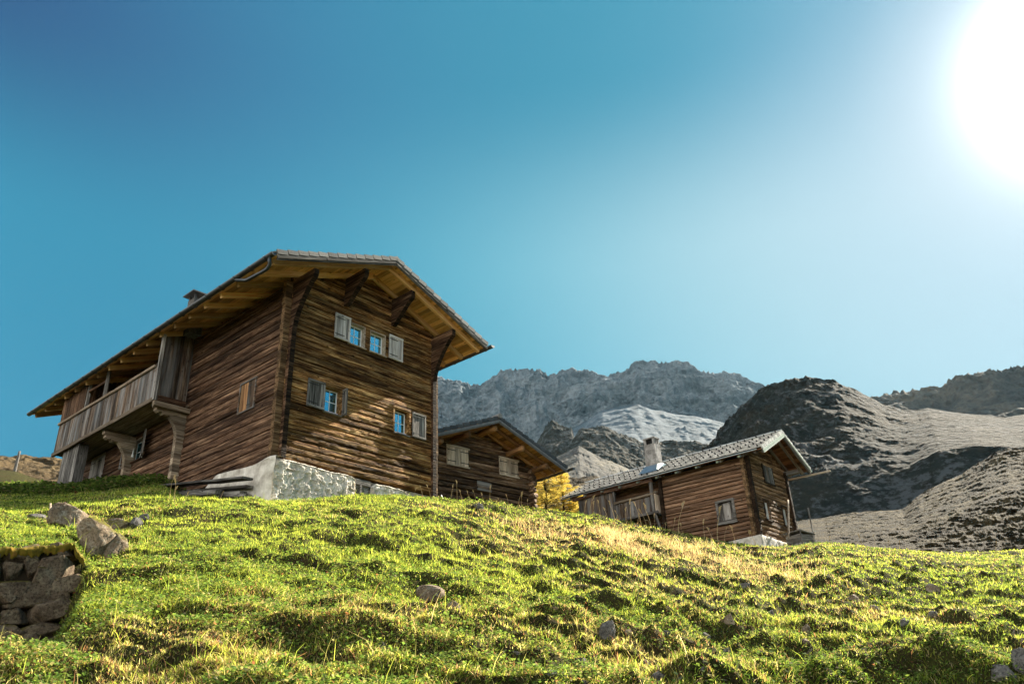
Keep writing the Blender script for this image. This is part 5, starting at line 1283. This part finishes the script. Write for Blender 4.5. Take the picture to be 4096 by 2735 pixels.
    beam('handrail', (xb - .02, 3.9, 2.30), (xb - .02, 5.8, 2.28), .10, .10, W_BRKT, bal, wob=.006)
    beam('edge_beam', (xb, 3.8, 1.56), (xb, 7.5, 1.54), .10, .11, W_GREY, bal, wob=.006)
    beam('post', (xb - .01, 3.98, 1.6), (xb - .01, 3.98, 2.93), .12, .12, W_GREY, bal, up=(0, 1, 0), wob=.006)
    beam('post', (xb + .02, 5.82, 1.2), (xb + .02, 5.82, 2.88), .10, .10, W_GREY, bal, up=(0, 1, 0))
    beam('brace', (xb + .0, 3.95, 1.5), (-.02, 3.9, .7), .09, .09, W_GREY, bal)
    fl = MB(); fl.box((xb + .02, 3.86, 1.50), (.34, 7.5, 1.55)); fl.build('floor', W_GREY, bal)
    ep = MB(); x = xb
    while x < -.01: ep.box((1.58, x, -3.90), (2.3, x + .125, -3.87), .9); x += .13
    ep.build('end_panel', W_PALE, bal, Matrix(((0, 1, 0, 0), (0, 0, -1, 0), (1, 0, 0, 0), (0, 0, 0, 1))))
    beam('end_rail', (xb, 3.87, 2.36), (-.0, 3.87, 2.40), .06, .09, W_BRKT, bal)
    cw = MB(); y = 5.9
    while y < L: cw.box((.3, -xb - .02, y), (2.86, -xb + random.uniform(0, .006), y + .155), random.random()); y += .16
    cw.build('plank_wall', W_BALC, R3, G)
    beam('wall_plate', (xb - .03, 3.9, 2.84), (xb - .03, L + .35, 2.84), .12, .13, W_SIDE, R3)
    ew = MB(); ew.box((xb + .03, L - .03, .3), (.4, L, 2.9)); ew.build('end_wall', W_BALC, R3)
    # roof
    ro, P3 = roof(R3, R3, y0, y1, xr, zr, xl, xR, m, M_TILE3, W_SOF3, W_BALC, [-.62, -.10] + list(np.arange(.8, 8.4, .9)), board=.13, wave=.0, tile_w=.20, tile_l=.22, vergemat=W_GREY, hooks=True, rdim=(.09, .11), rend=(.0, 0), tile_t=.02)
    # pale trim on the left verge, rafter tails, light gutter rail
    a, b_ = P3(-1, .05, y0 - .055, -.19), P3(-1, (xr - xl) / cos(math.atan(m)) + .03, y0 - .055, -.19)
    beam('verge_trim', a, b_, .012, .15, M_COPPER, ro, up=(-sin(math.atan(m)), 0, cos(math.atan(m))))
    a, b_ = P3(1, .05, y0 - .05, -.13), P3(1, (xR - xr) / cos(math.atan(m)) + .04, y0 - .05, -.13)
    beam('verge_trim', a, b_, .012, .05, M_COPPER, ro, up=(sin(math.atan(m)), 0, cos(math.atan(m))))
    ze = zr - m * (xr - xl)
    beam('eave_rail', (xl - .04, y0 + .15, ze - .10), (xl - .04, y1 - .1, ze - .10), .03, .035, M_FLASH, ro)
    for y in np.arange(y0 + .9, y1, .9):
        beam('rafter_tail', (xl + .12, y, ze - .15), (xl - .035, y, ze - .20), .09, .075, M_FLASH, ro, ch=.004)
    # right eave gutter pole running out towards the camera
    beam('gutter_pole', (xR + .03, 1.2, zr - m * (xR - xr) - .22), (xR + .05, y0 - .75, zr - m * (xR - xr) - .24), .07, .06, W_PALE, ro, wob=.006)
    for x, zz in ((xr + .02, zr - .42), (W - .02, ztop(W) - .22)):
        beam('purlin', (x, .3, zz), (x, -.62, zz), .15, .17, W_BALC, R3)
    beam('purlin', (.75, .3, ztop(.75) - .2), (.75, -.5, ztop(.75) - .2), .13, .14, W_BALC, R3)
    # chimney
    cx, cy = .45, 4.15
    def tap(z0, z1, a0, a1, b0, b1, name, mat, par, sd):
        n = 18; V = []
        for i in range(n):
            q = i / (n - 1); a, b2 = a0 + (a1 - a0) * q, b0 + (b1 - b0) * q
            for k in range(32):
                t_ = 2 * pi * k / 32 + pi / 4; cx_, cy_ = cos(t_), sin(t_); mm = max(abs(cx_), abs(cy_)); px, py = cx_ / mm, cy_ / mm
                d = 1 + .05 * float(fbm(px * 2 + sd, py * 2, z0 + q * 3, o=3, s=sd)); V.append((px * a * d, py * b2 * d, z0 + (z1 - z0) * q))
        f = grid_faces(n, 32).tolist()
        f = [(i * 32 + k, i * 32 + (k + 1) % 32, (i + 1) * 32 + (k + 1) % 32, (i + 1) * 32 + k) for i in range(n - 1) for k in range(32)] + [tuple(range(32))[::-1], tuple(range((n - 1) * 32, n * 32))]
        return mesh_obj(name, V, f, mat, par, None, False)
    chm = rockmat('whitewashed_stone', (.16, .15, .14), (.50, .48, .46), lich=(.20, .17, .14), sc_=2.0)
    ch = tap(3.2, 4.55, .24, .20, .29, .25, 'chimney', chm, ro, 4); ch.matrix_local = Matrix.Translation((cx, cy, 0))
    hd = MB()
    for (a, b2) in ((-.20, -.25), (.11, -.25), (-.20, .16), (.11, .16)): hd.box((a, b2, 4.551), (a + .09, b2 + .09, 4.78), random.random())
    hd.box((-.03, -.25, 4.551), (.03, -.18, 4.78)); hd.box((-.22, -.28, 4.781), (.22, .28, 4.83)); hd.build('chimney_head', chm, ch)
    ins = MB(); ins.box((-.14, -.18, 4.551), (.14, .19, 4.79)); ins.build('flue', M_DARKIN, ch)
    fl = MB(); fl.add([(-.52, -.40, zr - m * (xr - cx + .52) + .035), (.30, -.40, zr - m * (xr - cx - .30) + .035), (.30, .50, zr - m * (xr - cx - .30) + .035), (-.52, .50, zr - m * (xr - cx + .52) + .035),
                       (-.26, -.32, zr - m * (xr - cx) + .12), (.26, -.32, zr - m * (xr - cx) + .24), (.26, .32, zr - m * (xr - cx) + .24), (-.26, .32, zr - m * (xr - cx) + .12)],
                      [(0, 1, 5, 4), (1, 2, 6, 5), (2, 3, 7, 6), (3, 0, 4, 7)]); fl.build('flashing', M_FLASH, ch)
    return R3
chimney_cabin()

# ------------------------------------------------------------------ small things around the houses
def on_ground(px, py, r): 
    d = ray(px, py); k = math.hypot(d[0], d[1]); x, y = d[0] / k * r, d[1] / k * r; return Vector((x, y, float(T(x, y))))
def wpt(C, yaw, x, y, z): return Vector((C[0] + x * cos(yaw) - y * sin(yaw), C[1] + x * sin(yaw) + y * cos(yaw), C[2] + z))
o = beam('leaning_pole', wpt(C3, H3Y, 1.22, -.62, -.05), wpt(C3, H3Y, 2.9, -.20, 1.72), .07, .06, W_BRKT, None, wob=.006, rnd=True); tag(o, 'knotty pole leaning against the front of the chimney cabin', 'pole')
p = Vector([float(q) for q in atdist(3262, 2185, 31.5)]); q_ = Vector([float(q) for q in atdist(3232, 2030, 31.5)])
o = beam('stake', (p.x, p.y, p.z - .35), q_, .045, .045, W_GREY, None, rnd=True); tag(o, 'thin grey upright stake right of the chimney cabin', 'stake')
p = on_ground(58, 1885, 60); tp = Vector([float(q) for q in atdist(79, 1804, 60)]); 
o = beam('fence_post', (p.x, p.y, p.z - .3), tp, .20, .20, W_GREY, None, rnd=True, r2=.08); tag(o, 'lone leaning fence post on the green slope at the far left', 'fence post')
p, r_ = hit(204, 2064); tp = Vector([float(q) for q in atdist(202, 2012, math.hypot(p[0], p[1]))])
o = beam('stake', Vector([float(a) for a in p]) - Vector((0, 0, .05)), tp, .03, .03, W_PALE, None, rnd=True); tag(o, 'short pale stake beside the rounded boulder', 'stake')
# low shed beside cabin 3
sh = thing('wood_crate', 'low weathered board box standing right of the chimney cabin', 'crate', frame(atdist(3213, 2192, 31.0), rad(30)))
for k in range(4): beam('side_board', (0, 0, .02 + k * .15), (.62, 0, .02 + k * .15), .03, .14, W_GREY, sh); beam('side_board', (0, .7, .02 + k * .15), (.62, .7, .02 + k * .15), .03, .14, W_GREY, sh); beam('end_board', (.0, .015, .02 + k * .15), (.0, .69, .02 + k * .15), .03, .14, W_GREY, sh); beam('end_board', (.62, .015, .02 + k * .15), (.62, .69, .02 + k * .15), .03, .14, W_GREY, sh)
lid = MB(); lid.obox((.31, .35, .60), (.38, 0, -.06), (0, .42, 0), (.003, 0, .02)); lid.build('lid', W_GREY, sh)
for x, y in ((-.02, -.03), (.64, -.03)): beam('corner_post', (x, y, -.2), (x, y, .62), .05, .05, W_GREY, sh, up=(0, 1, 0))
# white slanted board and slab at the house corner
o = beam('white_board', wpt(C1, H1Y, 6.05, -.15, -.62), wpt(C1, H1Y, 5.72, -.02, .02), .05, .03, M_WHITE, None); tag(o, 'thin white board leaning at the right corner of the big house', 'board')
o = beam('stone_slab', wpt(C1, H1Y, 5.6, -.35, -.52), wpt(C1, H1Y, 6.5, -.35, -.56), .35, .06, M_ROCKG, None); tag(o, 'flat grey slab on the grass at the right corner of the big house', 'slab')

# ------------------------------------------------------------------ golden larch
def larch(base, H, Wd, label, sd, n=26000, trunk=True):
    rg = np.random.default_rng(sd); root = thing('larch_tree', label, 'tree', Matrix.Translation(base))
    tb = MB(); tb.tube([(0, 0, -.4), (.03, 0, H * .5), (0, .02, H * .98)], [.07, .045, .01], 7); br = []
    for k in range(int(130 * H / 3)):
        z = H * rg.uniform(.05, .97); a = rg.uniform(0, 2 * pi); l = Wd * (1 - z / H) ** .7 * rg.uniform(.55, 1.1) + .1
        e = (cos(a) * l, sin(a) * l, z + l * rg.uniform(-.05, .35)); m_ = (e[0] * .5, e[1] * .5, z + (e[2] - z) * .3)
        tb.tube([(0, 0, z), m_, e], [.016, .010, .004], 4); br.append(((0, 0, z), m_, e))
    tb.build('trunk', W_DARK, root)
    P = []
    for i in range(n):
        b = br[rg.integers(len(br))]; q = rg.random() ** .6
        s = np.array(b[0]) * (1 - q) ** 2 + 2 * q * (1 - q) * np.array(b[1]) + q * q * np.array(b[2]); P.append(s + rg.normal(0, .035, 3) + [0, 0, -.02])
    P = np.array(P); ph = rg.uniform(0, 2 * pi, n); s = rg.uniform(.025, .055, n)[:, None]
    d = np.stack([np.cos(ph), np.sin(ph), rg.uniform(-.8, .9, n)], -1); q = np.stack([-np.sin(ph), np.cos(ph), rg.uniform(-.4, .4, n)], -1) * .22
    V = np.stack([P - q * s, P + q * s, P + d * s], 1).reshape(-1, 3)
    pal = np.array([(.72, .56, .16), (.60, .46, .12), (.80, .66, .26), (.36, .36, .10)]); c = pal[rg.choice(4, n, p=[.4, .25, .2, .15])] * (.7 + .5 * rg.random((n, 1)))
    o = fast_mesh('crown', V, np.arange(3 * n).reshape(-1, 3), M_LEAF, attrs={'Col': np.repeat(c, 3, 0)}); o.parent = root
for i, (px, py, r, H, Wd, lab) in enumerate([(2185, 2050, 36, 2.35, 1.1, 'yellow larch tree right behind the log cabin corner'), (2255, 2060, 37, 1.85, 1.4, 'smaller golden larch between the log cabin and the tiled roof'), (2320, 2075, 38, 1.15, 1.2, 'low golden larch bush by the eave of the chimney cabin'), (2140, 2052, 38, 2.1, .9, 'golden larch half hidden by the log cabin corner')]):
    b = Vector([float(q) for q in atdist(px, py, r)]); larch(b, H * 1.15, Wd, lab, 100 + i)
